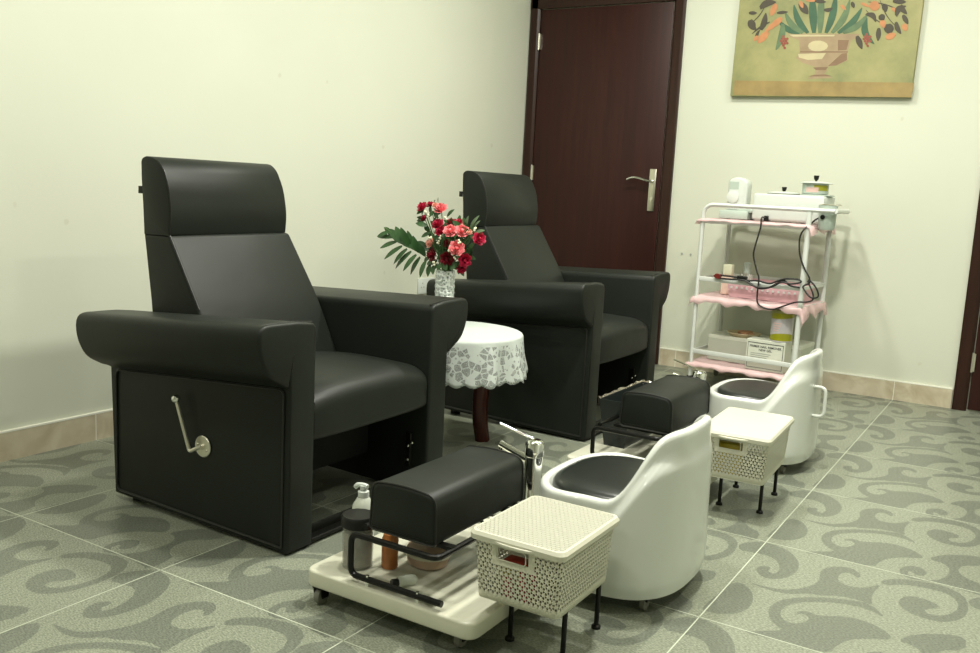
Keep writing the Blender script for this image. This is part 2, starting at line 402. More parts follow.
# swirl pattern of one tile, outlines in tile fractions, traced on the tile in front on the right
sw = dict(
 a=[(165,45),(240,38),(310,58),(350,82),(370,112),(366,135),(340,158),(290,168),(245,160),(222,138),(230,123),(265,122),(272,130),(262,140),(285,149),(303,136),(300,110),(270,88),(215,76),(165,68)],
 b=[(195,176),(250,190),(310,202),(380,198),(430,180),(438,160),(440,138),(470,124),(530,124),(568,140),(578,156),(566,163),(545,146),(515,143),(498,158),(505,178),(545,192),(590,196),(650,182),(618,212),(612,238),(618,256),(570,236),(500,222),(440,222),(400,214),(340,218),(270,205)],
 c=[(640,172),(690,164),(760,170),(840,184),(905,208),(940,240),(940,280),(915,303),(860,313),(790,300),(730,275),(703,248),(712,228),(750,222),(800,236),(838,252),(836,265),(808,266),(792,270),(800,283),(850,292),(896,278),(910,250),(880,218),(800,196),(720,184),(660,188)],
 d=[(318,340),(285,320),(262,285),(272,252),(325,230),(430,226),(540,236),(608,248),(668,302),(600,266),(500,246),(400,242),(330,252),(302,276),(312,302),(348,318),(388,312),(405,298),(384,282),(356,286),(368,272),(408,278),(430,290),(540,292),(620,318),(672,350),(684,372),(600,366),(530,372),(490,395),(474,416),(380,398),(300,372),(170,344),(230,340)],
 e=[(150,172),(195,190),(217,225),(205,262),(160,283),(100,284),(48,274),(40,262),(95,215)],
 f=[(705,136),(722,122),(770,122),(802,142),(796,154),(765,154),(752,142),(738,138),(735,150),(770,166),(828,172),(868,158),(880,134),(856,112),(800,97),(850,84),(925,84),(990,92),(990,122),(920,120),(902,138),(930,162),(990,186),(990,224),(930,205),(860,186),(800,172),(750,166),(715,152)],
)
def tile_uv(p):
    h = hit(690+p[0]/3.379, 530+p[1]/3.379, 2, 0)
    return ((h.x-(OX+3*T))/T, (h.y-(OY-5*T))/T)
SW = {k: [tile_uv(p) for p in v] for k, v in sw.items()}
for k in SW:                                                        # soften the traced corners
    q = SW[k]; out = []
    for i in range(len(q)):
        a, b = Vector(q[i]), Vector(q[(i+1) % len(q)]); out += [tuple(a*.75+b*.25), tuple(a*.25+b*.75)]
    SW[k] = out
tri = {k: geometry.tessellate_polygon([[Vector((x, y, 0)) for x, y in v]]) for k, v in SW.items()}

bm = bmesh.new(); box(bm, 0, RX, RY, 0, -.08, 0)
for f in bm.faces: f.material_index = 0
tb = bmesh.new(); zz = .00015
for i in range(-2, 9):
    for j in range(-2, 16):
        bx, by = OX+i*T, OY-j*T
        for k, (key, pts) in enumerate(SW.items()):
            vs = [tb.verts.new((bx+x*T, by+y*T, zz+k*.00002)) for x, y in pts]
            for t3 in tri[key]:
                try: tb.faces.new([vs[q] for q in t3]).material_index = 1
                except ValueError: pass
for co, no in (((0, 0, 0), (-1, 0, 0)), ((RX, 0, 0), (1, 0, 0)), ((0, 0, 0), (0, 1, 0)), ((0, RY, 0), (0, -1, 0))):
    bmesh.ops.bisect_plane(tb, geom=tb.verts[:]+tb.edges[:]+tb.faces[:], plane_co=co, plane_no=no, clear_outer=True)
for f in tb.faces:
    if f.normal.z < 0: f.normal_flip()
add(bm, tb, 1)
g = .0016
def flatq(x0, x1, y0, y1, z, mi):
    f = bm.faces.new([bm.verts.new(v) for v in ((x0, y0, z), (x1, y0, z), (x1, y1, z), (x0, y1, z))]); f.material_index = mi
for i in range(0, 9):
    x = OX+i*T
    if 0 < x < RX: flatq(x-g, x+g, RY, 0, .0005, 2)
for j in range(0, 16):
    y = OY-j*T
    if RY < y < 0: flatq(0, RX, y-g, y+g, .0005, 2)
me = bpy.data.meshes.new('floor'); bm.to_mesh(me); bm.free()
for m in (TILE_L, TILE_D, GROUT): me.materials.append(m)
fl = bpy.data.objects.new('floor', me); C.objects.link(fl); struct(fl)

def wallbox(name, x0, x1, y0, y1, z0, z1, m):
    bm = bmesh.new(); box(bm, x0, x1, y0, y1, z0, z1); return struct(finish(bm, name, m, smooth=0))
wallbox('ceiling', -.1, RX+.1, RY-.1, .1, RZ, RZ+.1, CEIL)
wallbox('wall_left', -.1, 0, RY-.1, .1, -.08, RZ, WALL)
wallbox('wall_back', 0, RX, 0, .1, -.08, RZ, WALL)
wallbox('wall_right', RX, RX+.1, RY-.1, .1, -.08, RZ, WALL)
wallbox('wall_front', 0, RX, RY-.1, RY, -.08, RZ, WALL)
# baseboards: marble strips with a pale bead of caulk on top and upright joints
def baseboard(name, a, b, side):
    bm = bmesh.new(); h, t = .098, .011
    def bx(s0, s1, z0, z1, tt, mi):
        if side == 'left': box(bm, 0, tt, s0, s1, z0, z1, mi=mi)
        elif side == 'back': box(bm, s0, s1, -tt, 0, z0, z1, mi=mi)
        elif side == 'right': box(bm, RX-tt, RX, s0, s1, z0, z1, mi=mi)
        else: box(bm, s0, s1, RY, RY+tt, z0, z1, mi=mi)
    bx(a, b, 0, h, t, 0); bx(a, b, h, h+.006, t+.001, 1)
    org = OX if side in ('back', 'front') else OY
    k = math.ceil((a-org)/T)
    while org+k*T < b:
        s = org+k*T; k += 1
        if s-.002 > a: bx(s-.0015, s+.0015, 0, h, t+.0006, 1)
    return struct(finish(bm, name, [MARBLE, CAULK], smooth=0))
baseboard('baseboard_left', RY, 0, 'left'); baseboard('baseboard_back', 1.012, 2.588, 'back')
baseboard('baseboard_right', RY, 0, 'right'); baseboard('baseboard_front', 0, RX, 'front')

def door(name, x0, x1, hinge_left=True, handle_x=None):
    fw, H = .066, 2.16
    bm = bmesh.new()
    prof = [(0, 0), (0, -.018), (.010, -.024), (.050, -.024), (.060, -.018), (.066, -.012), (.066, 0)]
    prism(bm, [(x0+p[0], p[1]) for p in prof], 0, H, 'xy'); prism(bm, [(x1-p[0], p[1]) for p in prof], 0, H, 'xy')
    box(bm, x0, x1, -.024, 0, H-fw, H, .004, 2)
    fr = struct(finish(bm, name, FRAMEW, smooth=30))
    bm = bmesh.new(); box(bm, x0+fw+.004, x1-fw-.004, -.012, -.001, .008, H-fw-.004, .003, 2)
    leaf = finish(bm, 'door_leaf', DOORW, fr, smooth=30)
    for z in (.25, 1.10, 1.90):
        bm = bmesh.new(); hx = x0+fw+.001 if hinge_left else x1-fw-.001
        cyl(bm, (hx, -.020, z-.05), (hx, -.020, z+.05), .006); box(bm, hx-.002, hx+.012, -.0225, -.012, z-.045, z+.045)
        finish(bm, 'hinge', STEEL, leaf)
    if handle_x:
        bm = bmesh.new(); box(bm, handle_x-.021, handle_x+.021, -.021, -.012, .905, 1.15, .003, 2)
        hp = finish(bm, 'handle_plate', NICKEL, leaf)
        bm = bmesh.new(); cyl(bm, (handle_x, -.020, 1.078), (handle_x, -.052, 1.078), .009)
        tube(bm, smoothline([(handle_x+.006, -.052, 1.076), (handle_x-.03, -.056, 1.083), (handle_x-.08, -.056, 1.095), (handle_x-.12, -.055, 1.093), (handle_x-.146, -.054, 1.082)]), .0095, flat=.8)
        finish(bm, 'lever', CHROME, hp)
        bm = bmesh.new(); cyl(bm, (handle_x, -.021, .975), (handle_x, -.026, .975), .009); box(bm, handle_x-.002, handle_x+.002, -.0275, -.0255, .968, .982)
        finish(bm, 'key_cylinder', STEEL, hp)
    return fr
door('door_1', .008, 1.006, True, .889)
door('door_2', 2.593, 3.59, True, 3.45)

# two screw holes beside the door frame
for x, w0 in ((1.098, 'left'), (1.152, 'right')):
    bm = bmesh.new(); cyl(bm, (0, -.0005, 0), (0, -.004, 0), .006); tag(finish(bm, 'wall_plug', PRINTG, loc=(x, 0, .67)), w0+' one of two small grey plugs in the wall beside the door', 'wall plug', 'plugs beside the door')
# wall socket
so = thing('wall_socket', 'white wall socket low on left wall behind the flower vase', 'socket', (0, -1.02, .44))
bm = bmesh.new(); box(bm, .0005, .010, -.075, .075, -.043, .043, .003, 2); finish(bm, 'face_plate', WHITEP, so)
for dy in (-.037, .037):
    bm = bmesh.new()
    for (a, b_) in ((0, .016), (-.011, -.006), (.011, -.006)): box(bm, .0098, .0112, dy+a-.0035, dy+a+.0035, b_-.004, b_+.004)
    finish(bm, 'socket_holes', PRINTG, so)

# ------------------------------------------------------------------ painting (a plain still life, traced on its own plane)
PY = -.034
def PP(px, py): h = hit(px, py, 1, PY); return (h.x-1.78, h.z-1.95)
bm = bmesh.new(); box(bm, -.463, .460, -.034, -.001, -.395, .62, .003, 2, M=Matrix.Rotation(radians(.8), 4, 'Y'))
def canvas_mat():
    m, nt, b = new_mat('green_gold_canvas'); L = nt.links.new
    tc = N(nt, 'ShaderNodeTexCoord'); n = N(nt, 'ShaderNodeTexNoise', i_Scale=3.0, i_Detail=8.0, i_Roughness=.65); L(tc.outputs['Object'], n.inputs['Vector'])
    rp = N(nt, 'ShaderNodeValToRGB'); e = rp.color_ramp.elements; e[0].position = .32; e[0].color = (0.174, 0.192, 0.081, 1); e[1].position = .68; e[1].color = (0.360, 0.329, 0.149, 1)
    x = rp.color_ramp.elements.new(.5); x.color = (0.279, 0.273, 0.112, 1)
    L(n.outputs['Fac'], rp.inputs[0]); L(rp.outputs[0], b.inputs['Base Color']); b.inputs['Roughness'].default_value = .55
    return m
CANV = canvas_mat()
cvb = bm; cvm = [CANV]
P_LEDGE = mat('painted_ledge', (0.340, 0.245, 0.088), .6, var=.6, vscale=12)
P_URN = mat('painted_urn', (0.354, 0.258, 0.150), .6, var=.5, vscale=14); P_URNL = mat('painted_urn_light', (0.530, 0.462, 0.272), .6, var=.3, vscale=14)
P_URND = mat('painted_urn_brown', (0.224, 0.136, 0.075), .6, var=.4, vscale=20)
P_G1 = mat('painted_green', (0.041, 0.116, 0.061), .6, var=.6, vscale=18); P_G2 = mat('painted_green_light', (0.116, 0.184, 0.088), .6, var=.6, vscale=18)
P_BR = mat('painted_brown_leaf', (0.061, 0.051, 0.031), .6, var=.6, vscale=18); P_OR = mat('painted_orange', (0.510, 0.218, 0.088), .6, var=.4, vscale=24)
P_BERRY = mat('painted_berry', (0.286, 0.068, 0.041), .6, var=.4, vscale=60)
def paint(name, polys, m, depth):     # brush marks are raised films of paint in the canvas's own mesh
    cvm.append(m)
    for q, pl in enumerate(polys):
        p3 = [PP(*p) for p in pl]; y0 = -.034-depth-.00002*q
        vs = [cvb.verts.new((x, y0, z)) for x, z in p3]
        for t3 in geometry.tessellate_polygon([[Vector((x, z, 0)) for x, z in p3]]):
            try: cvb.faces.new([vs[i] for i in t3]).material_index = len(cvm)-1
            except ValueError: pass
def leafpoly(a, b, w, curve=0):
    a = Vector(a); b = Vector(b); d = b-a; n = Vector((-d.y, d.x)).normalized(); L, R_ = [], []
    for i in range(9):
        t = i/8; c = a+d*t+n*curve*sin(pi*t); ww = w*sin(pi*min(1, t*.85+.12))**.8
        L.append(tuple(c+n*ww)); R_.append(tuple(c-n*ww))
    return L+R_[::-1]
def blob(c, rx, ry, n=14): return [(c[0]+rx*cos(2*pi*i/n), c[1]+ry*sin(2*pi*i/n)) for i in range(n)]
paint('painted_ledge', [[(734.6, 80.5), (914.2, 82.7), (911.6, 97.4), (733.6, 95.0)]], P_LEDGE, .0003)
paint('painted_urn', [[(788, 34), (860, 34), (857, 38), (851, 40), (848, 50), (847, 55), (848, 60), (838, 65), (826, 67), (827, 71), (824, 74), (833, 78), (807, 79), (815, 74), (816, 67), (803, 63), (796, 58), (800, 52), (799, 40), (790, 37)]], P_URN, .0006)
paint('painted_urn_light', [[(789, 34.6), (835, 34.8), (834, 36.4), (793, 36.6)], blob((818, 46), 10, 5.5), [(798, 54), (826, 53), (822, 59), (808, 60), (799, 57.5)]], P_URNL, .0009)
paint('painted_urn_brown', [[(800, 51.2), (848, 51.4), (848, 52.6), (800, 52.4)], [(808, 76.5), (832, 76.2), (826, 74.5), (814, 74.8)], [(813, 67.5), (828, 67), (826, 70), (816, 70)], [(838, 40), (849, 40), (846.5, 50), (838, 50.5)], [(842, 53.5), (847, 53), (847, 60), (836, 65.5), (828, 66)]], P_URND, .0010)
gl = [((814, 33), (812, -8), 4, 0), ((820, 33), (822, -10), 3.6, 0), ((808, 33), (794, 5), 3.4, -3), ((803, 33), (785, 12), 3.2, -3), ((826, 33), (836, -6), 3.6, 2), ((832, 33), (850, 0), 3.4, 3), ((838, 33), (862, 8), 3.2, 3), ((843, 33), (868, 14), 3, 3),
      ((800, 33), (778, 20), 3, -3), ((783, 24), (776, 50), 3.4, -2), ((866, 18), (874, 44), 3.5, 5), ((845, 32), (866, 18), 3, 2)]
paint('painted_green_blades', [leafpoly(a, b_, w, c_) for a, b_, w, c_ in gl[::2]], P_G1, .0012)
paint('painted_light_blades', [leafpoly(a, b_, w, c_) for a, b_, w, c_ in gl[1::2]], P_G2, .0014)
bl = [((750, 24), (766, 4), .5, 2), ((868, 2), (905, 14), .5, -3), ((880, 0), (900, 30), .5, 3), ((866, 10), (888, 26), .5, 2), ((750, 20), (754, 30), 4, 0), ((756, 30), (750, 22), 2, 0), ((761, 30), (766, 13), 3, 1), ((760, 8), (776, 2), 3.5, -2), ((777, 13), (788, 12), 1.6, 0), ((749, 13), (757, 13), 1.8, 0), ((756, 40), (760, 30), 1.5, -1), ((800, 3), (808, 14), 4, 0), ((824, 10), (833, 8), 2, 1),
      ((866, 14), (876, 22), 2.8, -3), ((888, 24), (890, 34), 5, 0), ((896, 22), (901, 34), 2.6, 1), ((896, 16), (906, 6), 3, -3), ((901, 5), (907, 14), 2.5, 1), ((879, 28), (878, 41), 2.6, 0), ((857, 36), (862, 49), 3, 0), ((884, 4), (886, 12), 3, 0), ((880, 15), (884, 20), 3.5, 0), ((903, 15), (908, 24), 2.5, 0), ((770, 22), (752, 34), 1, 1), ((852, 2), (854, 8), 2, 0), ((815, 1), (826, 2), 2, 0), ((893, 1), (906, 2), 2.6, 0)]
paint('painted_brown_leaves', [leafpoly(a, b_, w, c_) for a, b_, w, c_ in bl], P_BR, .0016)
ol = [((772, 26), (764, 36), 1.6, 1), ((758, 36), (754, 41), 2, 0), ((892, 8), (897, 12), 1.8, 0), ((861, 3), (870, 7), 1.5, 0), ((800, 1), (803, 8), 2, 0), ((841, 5), (846, 10), 1.6, 0), ((768, 32), (758, 43), 3.5, 0), ((774, 24), (768, 30), 2.5, 0), ((782, 18), (770, 28), 3, 0), ((776, 4), (771, 16), 3, 0), ((870, 5), (880, 7), 5, 0), ((882, 20), (884, 28), 3, 0), ((886, 38), (896, 34), 3.2, 0), ((904, 24), (906, 31), 3, 0), ((806, 0), (820, -1), 2.5, 0)]
paint('painted_orange_blooms', [leafpoly(a, b_, w, c_) for a, b_, w, c_ in ol], P_OR, .0018)
paint('painted_berries', [blob((cx_+dx*2.6+(dy % 2)*1.3, cy_+dy*2.3), 1.35, 1.3, 8) for cx_, cy_ in ((783.5, 41), (866.5, 39)) for dy in range(-2, 4) for dx in ((-1, 0, 1) if abs(dy) < 2 else (0,))], P_BERRY, .0020)

tag(finish(cvb, 'canvas_painting', cvm, smooth=0, loc=(1.78, 0, 1.95)), 'unframed canvas painting of a flower-filled urn on green-gold ground', 'painting')

# ------------------------------------------------------------------ armchair
def arm_profile():   # near-side arm seen from the front: (y, z), panel face at y=0, roll reaching out to y=-.105
    return ([(.095, .006), (.095, .600)]+[(.095-.018*(1-cos(a)), .600+.022*sin(a)) for a in (pi/6, pi/3, pi/2)] +
            rounded([(.02, .629), (-.112, .632), (-.112, .56), (-.082, .500), (-.035, .474), (0, .455)], [0, .045, .04, .03, .02, .012], 5)+[(0, .006)])
def slope(v, far):   # the arms fall a little towards the back
    k = max(0, min(1, (v.co.z-.30)/.14)); v.co.z -= (.028 if far else .050)*k*(-v.co.x/.735)
    if v.co.z < .02: v.co.z += .018*(-v.co.x/.735)
def build_armchair(label, loc, group):
    t = thing('armchair', label, 'armchair', loc, 0, group)
    W = .72
    for side in (0, 1):
        pr = arm_profile()
        if side: pr = [(W-y, z) for y, z in pr]
        bm = bmesh.new(); prism(bm, pr, -.735, 0, 'yz', .009, 3)
        # the rolled part runs a touch further back than the panel: trim the panel foot
        for v in bm.verts:
            if v.co.x < -.60 and v.co.z < .47: v.co.x += .018
            slope(v, side)
        a = finish(bm, 'armrest', LEATHER, t, smooth=40)
        s = 1 if not side else -1; o = 0 if not side else W
        bm = bmesh.new()
        yy = o-s*.002
        tube(bm, bend([(-.022, yy, .020), (-.022, yy, .452), (-.70, yy, .452), (-.70, yy, .035), (-.022, yy, .020)], .02), .0035, 6)
        fr = rounded([(.02, .628), (-.108, .630), (-.108, .56), (-.080, .502), (-.035, .477), (.0, .457)], [0, .045, .04, .03, .02, .01], 5)
        tube(bm, [(-.016, (y if not side else W-y), z+.0015) for y, z in fr], .0022, 6)
        tube(bm, [(-.016, (.09 if not side else W-.09), .6225), (-.016, (.02 if not side else W-.02), .6295)], .0022, 6)
        for v in bm.verts: slope(v, side)
        finish(bm, 'piping', SEAM, a)
        for x in (-.66, -.06):
            bm = bmesh.new(); cyl(bm, (x, o+s*.048, 0), (x, o+s*.048, .03), .022); finish(bm, 'foot', BLACKP, t)
    # seat cushion with crowned top and rounded nose
    bm = bmesh.new(); tb2 = bmesh.new(); nx, ny = 18, 14
    prof = rounded([(-.62, .29), (-.62, .40), (-.30, .438), (-.05, .432), (.004, .405), (.004, .30), (-.02, .29)], [0, 0, .1, .07, .04, .02, .01], 6)
    ysl = [.100]+[.100+.52*(.5-.5*cos(pi*i/ny)) for i in range(1, ny)]+[.620]
    rings = []
    for y in ysl:
        k = abs(y-.36)/.26; cr = (1-k**4)
        rings.append([tb2.verts.new((x-(.012*(1-cr) if x > -.1 else 0), y, z+(.012*cr-.008*(1-cr) if z > .36 else 0))) for x, z in prof])
    n = len(prof)
    for A, B in zip(rings, rings[1:]):
        for i in range(n): tb2.faces.new((A[i], A[(i+1) % n], B[(i+1) % n], B[i]))
    tb2.faces.new(rings[0][::-1]); tb2.faces.new(rings[-1]); add(bm, tb2)
    se = finish(bm, 'seat_cushion', LEATHER, t, smooth=50)
    bm = bmesh.new(); tube(bm, [(-.018, .1015, .30), (-.012, .1015, .40), (-.05, .1015, .425), (-.12, .1015, .43)], .0035, 6); finish(bm, 'piping', SEAM, se)
    # back: reclining wedge below, rolled headrest above
    def taper(bm):   # the far edge leans in a little towards the top
        for v in bm.verts:
            k = max(0, min(1, (v.co.z-.45)/.55))
            if v.co.y > .36: v.co.y -= .035*k
    bm = bmesh.new()
    low = rounded([(-.655, .28), (-.33, .30), (-.385, .43), (-.462, .602), (-.588, .808), (-.706, .808), (-.690, .70), (-.672, .58)], [0, 0, .03, .06, .01, 0, .05, .05], 4)
    prism(bm, low, .100, .622, 'xz', .012, 3); taper(bm); bk = finish(bm, 'backrest', LEATHER, t, smooth=40)
    bm = bmesh.new(); edge = [(-.462, .602), (-.525, .705), (-.588, .808)]
    tube(bm, [(x+.001, .101, z) for x, z in edge], .003, 6); finish(bm, 'piping', SEAM, bk)
    bm = bmesh.new()
    head = rounded([(-.700, .804), (-.588, .806), (-.578, .87), (-.590, .955), (-.618, 1.010), (-.655, 1.034), (-.695, 1.036), (-.712, 1.026), (-.711, .97), (-.705, .90)], [0, .006, .05, .06, .04, .03, .03, .02, .03, .05], 6)
    prism(bm, head, .098, .624, 'xz', .005, 2); taper(bm)
    for v in bm.verts:                                             # the far side of the roll is rounder
        k = max(0, (v.co.y-.50)/.09)
        v.co.x -= .020*min(1, k)**2*max(0, min(1, (v.co.x+.70)/.09))
    hd = finish(bm, 'headrest', LEATHER, t, smooth=40)
    bm = bmesh.new(); hp = [(x, z) for x, z in head if x > -.64][::-1]
    tube(bm, [(x, .1005, z) for x, z in hp], .0022, 6); finish(bm, 'piping', SEAM, hd)
    bm = bmesh.new(); box(bm, -.727, -.71, .101, .104, .925, .947); box(bm, -.727, -.71, .1005, .1045, .93, .934); finish(bm, 'label_tag', BLACKP, hd)
    # undercarriage, cross bar, hinge screws
    bm = bmesh.new(); box(bm, -.62, -.24, .096, .624, .10, .289, .004, 2); finish(bm, 'undercarriage', mat('matt_black_cloth', (.006, .006, .006), .9), t)
    bm = bmesh.new(); box(bm, -.038, -.006, .096, .624, .008, .020, .002, 1); box(bm, -.038, -.034, .096, .624, .008, .046, .001, 1); finish(bm, 'cross_bar', BLACKM, t)
    bm = bmesh.new(); box(bm, -.085, -.06, .616, .6248, .09, .20, .003, 1); hg = finish(bm, 'recliner_bracket', BLACKM, t)
    for z in (.112, .158, .170):
        bm = bmesh.new(); ball(bm, (-.07 if z < .165 else -.055, .614, z), .005, sc=(1, .6, 1)); finish(bm, 'screw', CHROME, hg)
    # recliner lever on the near side
    bm = bmesh.new(); lathe(bm, [(0, 0), (.030, 0), (.031, .002), (.029, .004), (0, .0045)], 28, M=Matrix.Translation((-.325, -.001, .241))@Matrix.Rotation(pi/2, 4, 'X'))
    cyl(bm, (-.325, -.004, .241), (-.325, -.012, .241), .008)
    for dx, dz in ((-.018, .004), (.018, -.008)): ball(bm, (-.325+dx, -.006, .241+dz), .003)
    lp = finish(bm, 'lever_plate', STEEL, t)
    bm = bmesh.new(); tube(bm, bend([(-.325, -.010, .241), (-.335, -.022, .236), (-.352, -.026, .226), (-.405, -.026, .360)], .008), .0052, 10); finish(bm, 'lever_rod', STEEL, lp)
    bm = bmesh.new(); ball(bm, (-.408, -.026, .368), .0125, seg=16); finish(bm, 'lever_knob', CHROME, lp)
    return t
ch1 = build_armchair('black leather armchair nearest the camera, its side recliner lever in plain view', (1.305, -3.434, 0), 'black leather pedicure armchairs')
ch2 = copy_tree(ch1); ch2.location = (1.425, -1.875, 0); ch2.scale = (1, 1, 1.026)
ch2['label'] = 'black leather armchair in front of the brown door, past the lace-covered table'

# ------------------------------------------------------------------ side table, cloth, vase
TX, TY, TH = 1.05, -2.29, .455
tt = thing('side_table', 'small round dark red wooden table between the two armchairs', 'table', (TX, TY, 0))
bm = bmesh.new(); lathe(bm, [(0, TH-.025), (.235, TH-.025), (.248, TH-.018), (.250, TH-.008), (.244, TH), (0, TH)], 48); finish(bm, 'tabletop', TABLEW, tt)
bm = bmesh.new(); lathe(bm, [(.15, .36), (.165, .36), (.165, TH-.025), (.15, TH-.025), (.15, .36)], 40); finish(bm, 'apron', TABLEW, tt)
bm = bmesh.new(); lathe(bm, [(0, .325), (.10, .325), (.112, .332), (.10, .340), (0, .340)], 32); 
tube(bm, smoothline([(.125, .10, .30), (.02, .02, .318), (-.14, .03, .30)]), .013, 8); tube(bm, smoothline([(.03, -.155, .30), (.01, -.05, .318), (.0, .0, .32)]), .013, 8); finish(bm, 'stretcher', TABLEW, tt)
for ang in (75, 170, 265):
    a = radians(ang); d = Vector((cos(a), sin(a), 0)); bm = bmesh.new()
    pts = smoothline([d*.150+Vector((0, 0, TH-.03)), d*.160+Vector((0, 0, .36)), d*.150+Vector((0, 0, .22)), d*.150+Vector((0, 0, .10)), d*.170+Vector((0, 0, .0))], 6)
    tube(bm, pts, [.034-.006*(i/len(pts)) for i in range(len(pts))], 10, flat=1.1); finish(bm, 'leg', TABLEW, tt)
# lace cloth
bm = bmesh.new(); uv = bm.loops.layers.uv.new('uv'); nth = 288; R0 = .2535
rad = [0, .08, .16, .22, .245]; rows = []
zt = TH+.0015
def fold(th): return .55*sin(9*th+.6)+.3*sin(14*th+2.0)+.15*sin(23*th)
for r_ in rad: rows.append([(r_, zt, r_)]*nth)
for k in range(1, 5):
    a = k/4*pi/2; rows.append([(.245+.012*sin(a), zt-.010*(1-cos(a)), .245+.012*a)]*nth)
nd = 12
for k in range(1, nd+1):
    q = k/nd; row = []
    for i in range(nth):
        th = 2*pi*i/nth; sc = .012*abs(sin(th*15)) ; drop = (.142+sc)*q
        rr = .257+.024*q+.020*q*fold(th); row.append((rr, zt-.010-drop, .264+q*.145+(sc*q)))
    rows.append(row)
V = []
for row in rows:
    if row[0][0] == 0: V.append([bm.verts.new((0, 0, row[0][1]))]*nth); continue
    V.append([bm.verts.new((row[i][0]*cos(2*pi*i/nth), row[i][0]*sin(2*pi*i/nth), row[i][1])) for i in range(nth)])
for k in range(len(V)-1):
    for i in range(nth):
        j = (i+1) % nth; vs = [V[k][i], V[k+1][i], V[k+1][j], V[k][j]]
        us = [(i, rows[k][i][2]), (i, rows[k+1][i][2]), (i+1, rows[k+1][j][2]), (i+1, rows[k][j][2])]
        if V[k][i] is V[k][j]: vs = vs[:3]; us = us[:3]
        f = bm.faces.new(vs)
        for l, (uu, vv) in zip(f.loops, us): l[uv].uv = (uu/nth*2*pi*.27, vv)
o = finish(bm, 'lace_tablecloth', LACE, smooth=80, loc=(TX, TY, 0)); tag(o, 'white lace cloth with scalloped hem draped over the small round table', 'tablecloth')
md = o.modifiers.new('thickness', 'SOLIDIFY'); md.thickness = .0008
o.modifiers[0].offset = 1
VX, VY = 1.0, -2.30; VZ = TH+.0025
vs_ = thing('flower_vase', 'clear cut-glass cylinder vase on the lace-covered table', 'vase', (VX, VY, VZ))
bm = bmesh.new()
prof = [(0, 0), (.034, 0), (.037, .003)]+[(.037+.0012*sin(i*pi/2.0), .004+i*.0054) for i in range(40)]+[(.036, .222), (.0335, .222), (.033, .012), (0, .012)]
lathe(bm, prof, 24); finish(bm, 'glass_body', CUTGLASS, vs_, smooth=20)

# ------------------------------------------------------------------ flowers, each stem on its own
def FP(zx, zy, dep=0):     # detail coordinates (seven times the photo's) to the plane of the bouquet, then towards or away
    return hit(370+zx/7, 190+zy/7, 1, VY+dep)
def rose_bloom(bm, c, r, axis, mi=0):
    """cupped petals in whorls round a bud"""
    M0 = Matrix.Translation(c)@Vector((0, 0, 1)).rotation_difference(axis).to_matrix().to_4x4()
    t = bmesh.new()
    for ring, (n, rr, h, open_) in enumerate(((3, .30, .78, .1), (5, .50, .66, .3), (6, .74, .46, .6), (7, .95, .20, .9))):
        for k in range(n):
            a0 = 2*pi*k/n+ring*.7+random.uniform(-.15, .15); w = 2*pi/n*.62
            g_ = []
            for i in range(4):
                q = i/3; row = []
                for j in range(5):
                    s = (j-2)/2; a = a0+s*w*(.55+.45*sin(pi*min(1, q*.8+.2)))
                    rad_ = r*rr*(.25+.75*q**.7)*(1+.10*open_*q*q)+(.10*r*q*q if abs(s) < .3 else 0)
                    z = r*(-.45+(h+.45)*q-.10*s*s*q-.12*open_*q**3)
                    row.append(t.verts.new((rad_*cos(a), rad_*sin(a), z)))
                g_.append(row)
            for A, B in zip(g_, g_[1:]):
                for j in range(4): t.faces.new((A[j], A[j+1], B[j+1], B[j]))
    add(bm, t, mi, M0); 
    t = bmesh.new(); bmesh.ops.create_uvsphere(t, u_segments=8, v_segments=6, radius=r*.30)
    for v in t.verts: v.co.z = v.co.z*1.3+r*.12
    add(bm, t, mi, M0)
def stem_to(bm, p, r=.0017, mi=0, start=None):
    a = random.uniform(0, 2*pi); q = random.uniform(.002, .022)
    base = start or Vector((VX+q*cos(a), VY+q*sin(a), VZ+.018))
    neck = Vector((VX+(p.x-VX)*.12, VY+(p.y-VY)*.12, VZ+.218)); nk = Vector((neck.x-VX, neck.y-VY, 0))
    if nk.length > .022: nk = nk.normalized()*.022; neck = Vector((VX+nk.x, VY+nk.y, neck.z))
    tube(bm, smoothline([base, neck, neck.lerp(p, .55)+Vector((0, 0, .01)), p], 5), r, 6, mi=mi)
def leaf(bm, a, b, w, mi=0, cup=.15, up=Vector((0, -1, .4))):
    a = Vector(a); b = Vector(b); d = b-a; s = d.cross(up).normalized(); nrm = s.cross(d).normalized(); rows_ = []
    for i in range(8):
        t = i/7; ww = w*max(.05, sin(pi*min(1, t*.88+.10))**.8); c = a+d*t-nrm*0+nrm*d.length*.06*sin(pi*t)
        rows_.append([bm.verts.new(c-s*ww+nrm*ww*cup), bm.verts.new(c), bm.verts.new(c+s*ww+nrm*ww*cup)])
    for A, B in zip(rows_, rows_[1:]):
        for j in (0, 1):
            f = bm.faces.new((A[j], A[j+1], B[j+1], B[j])); f.material_index = mi
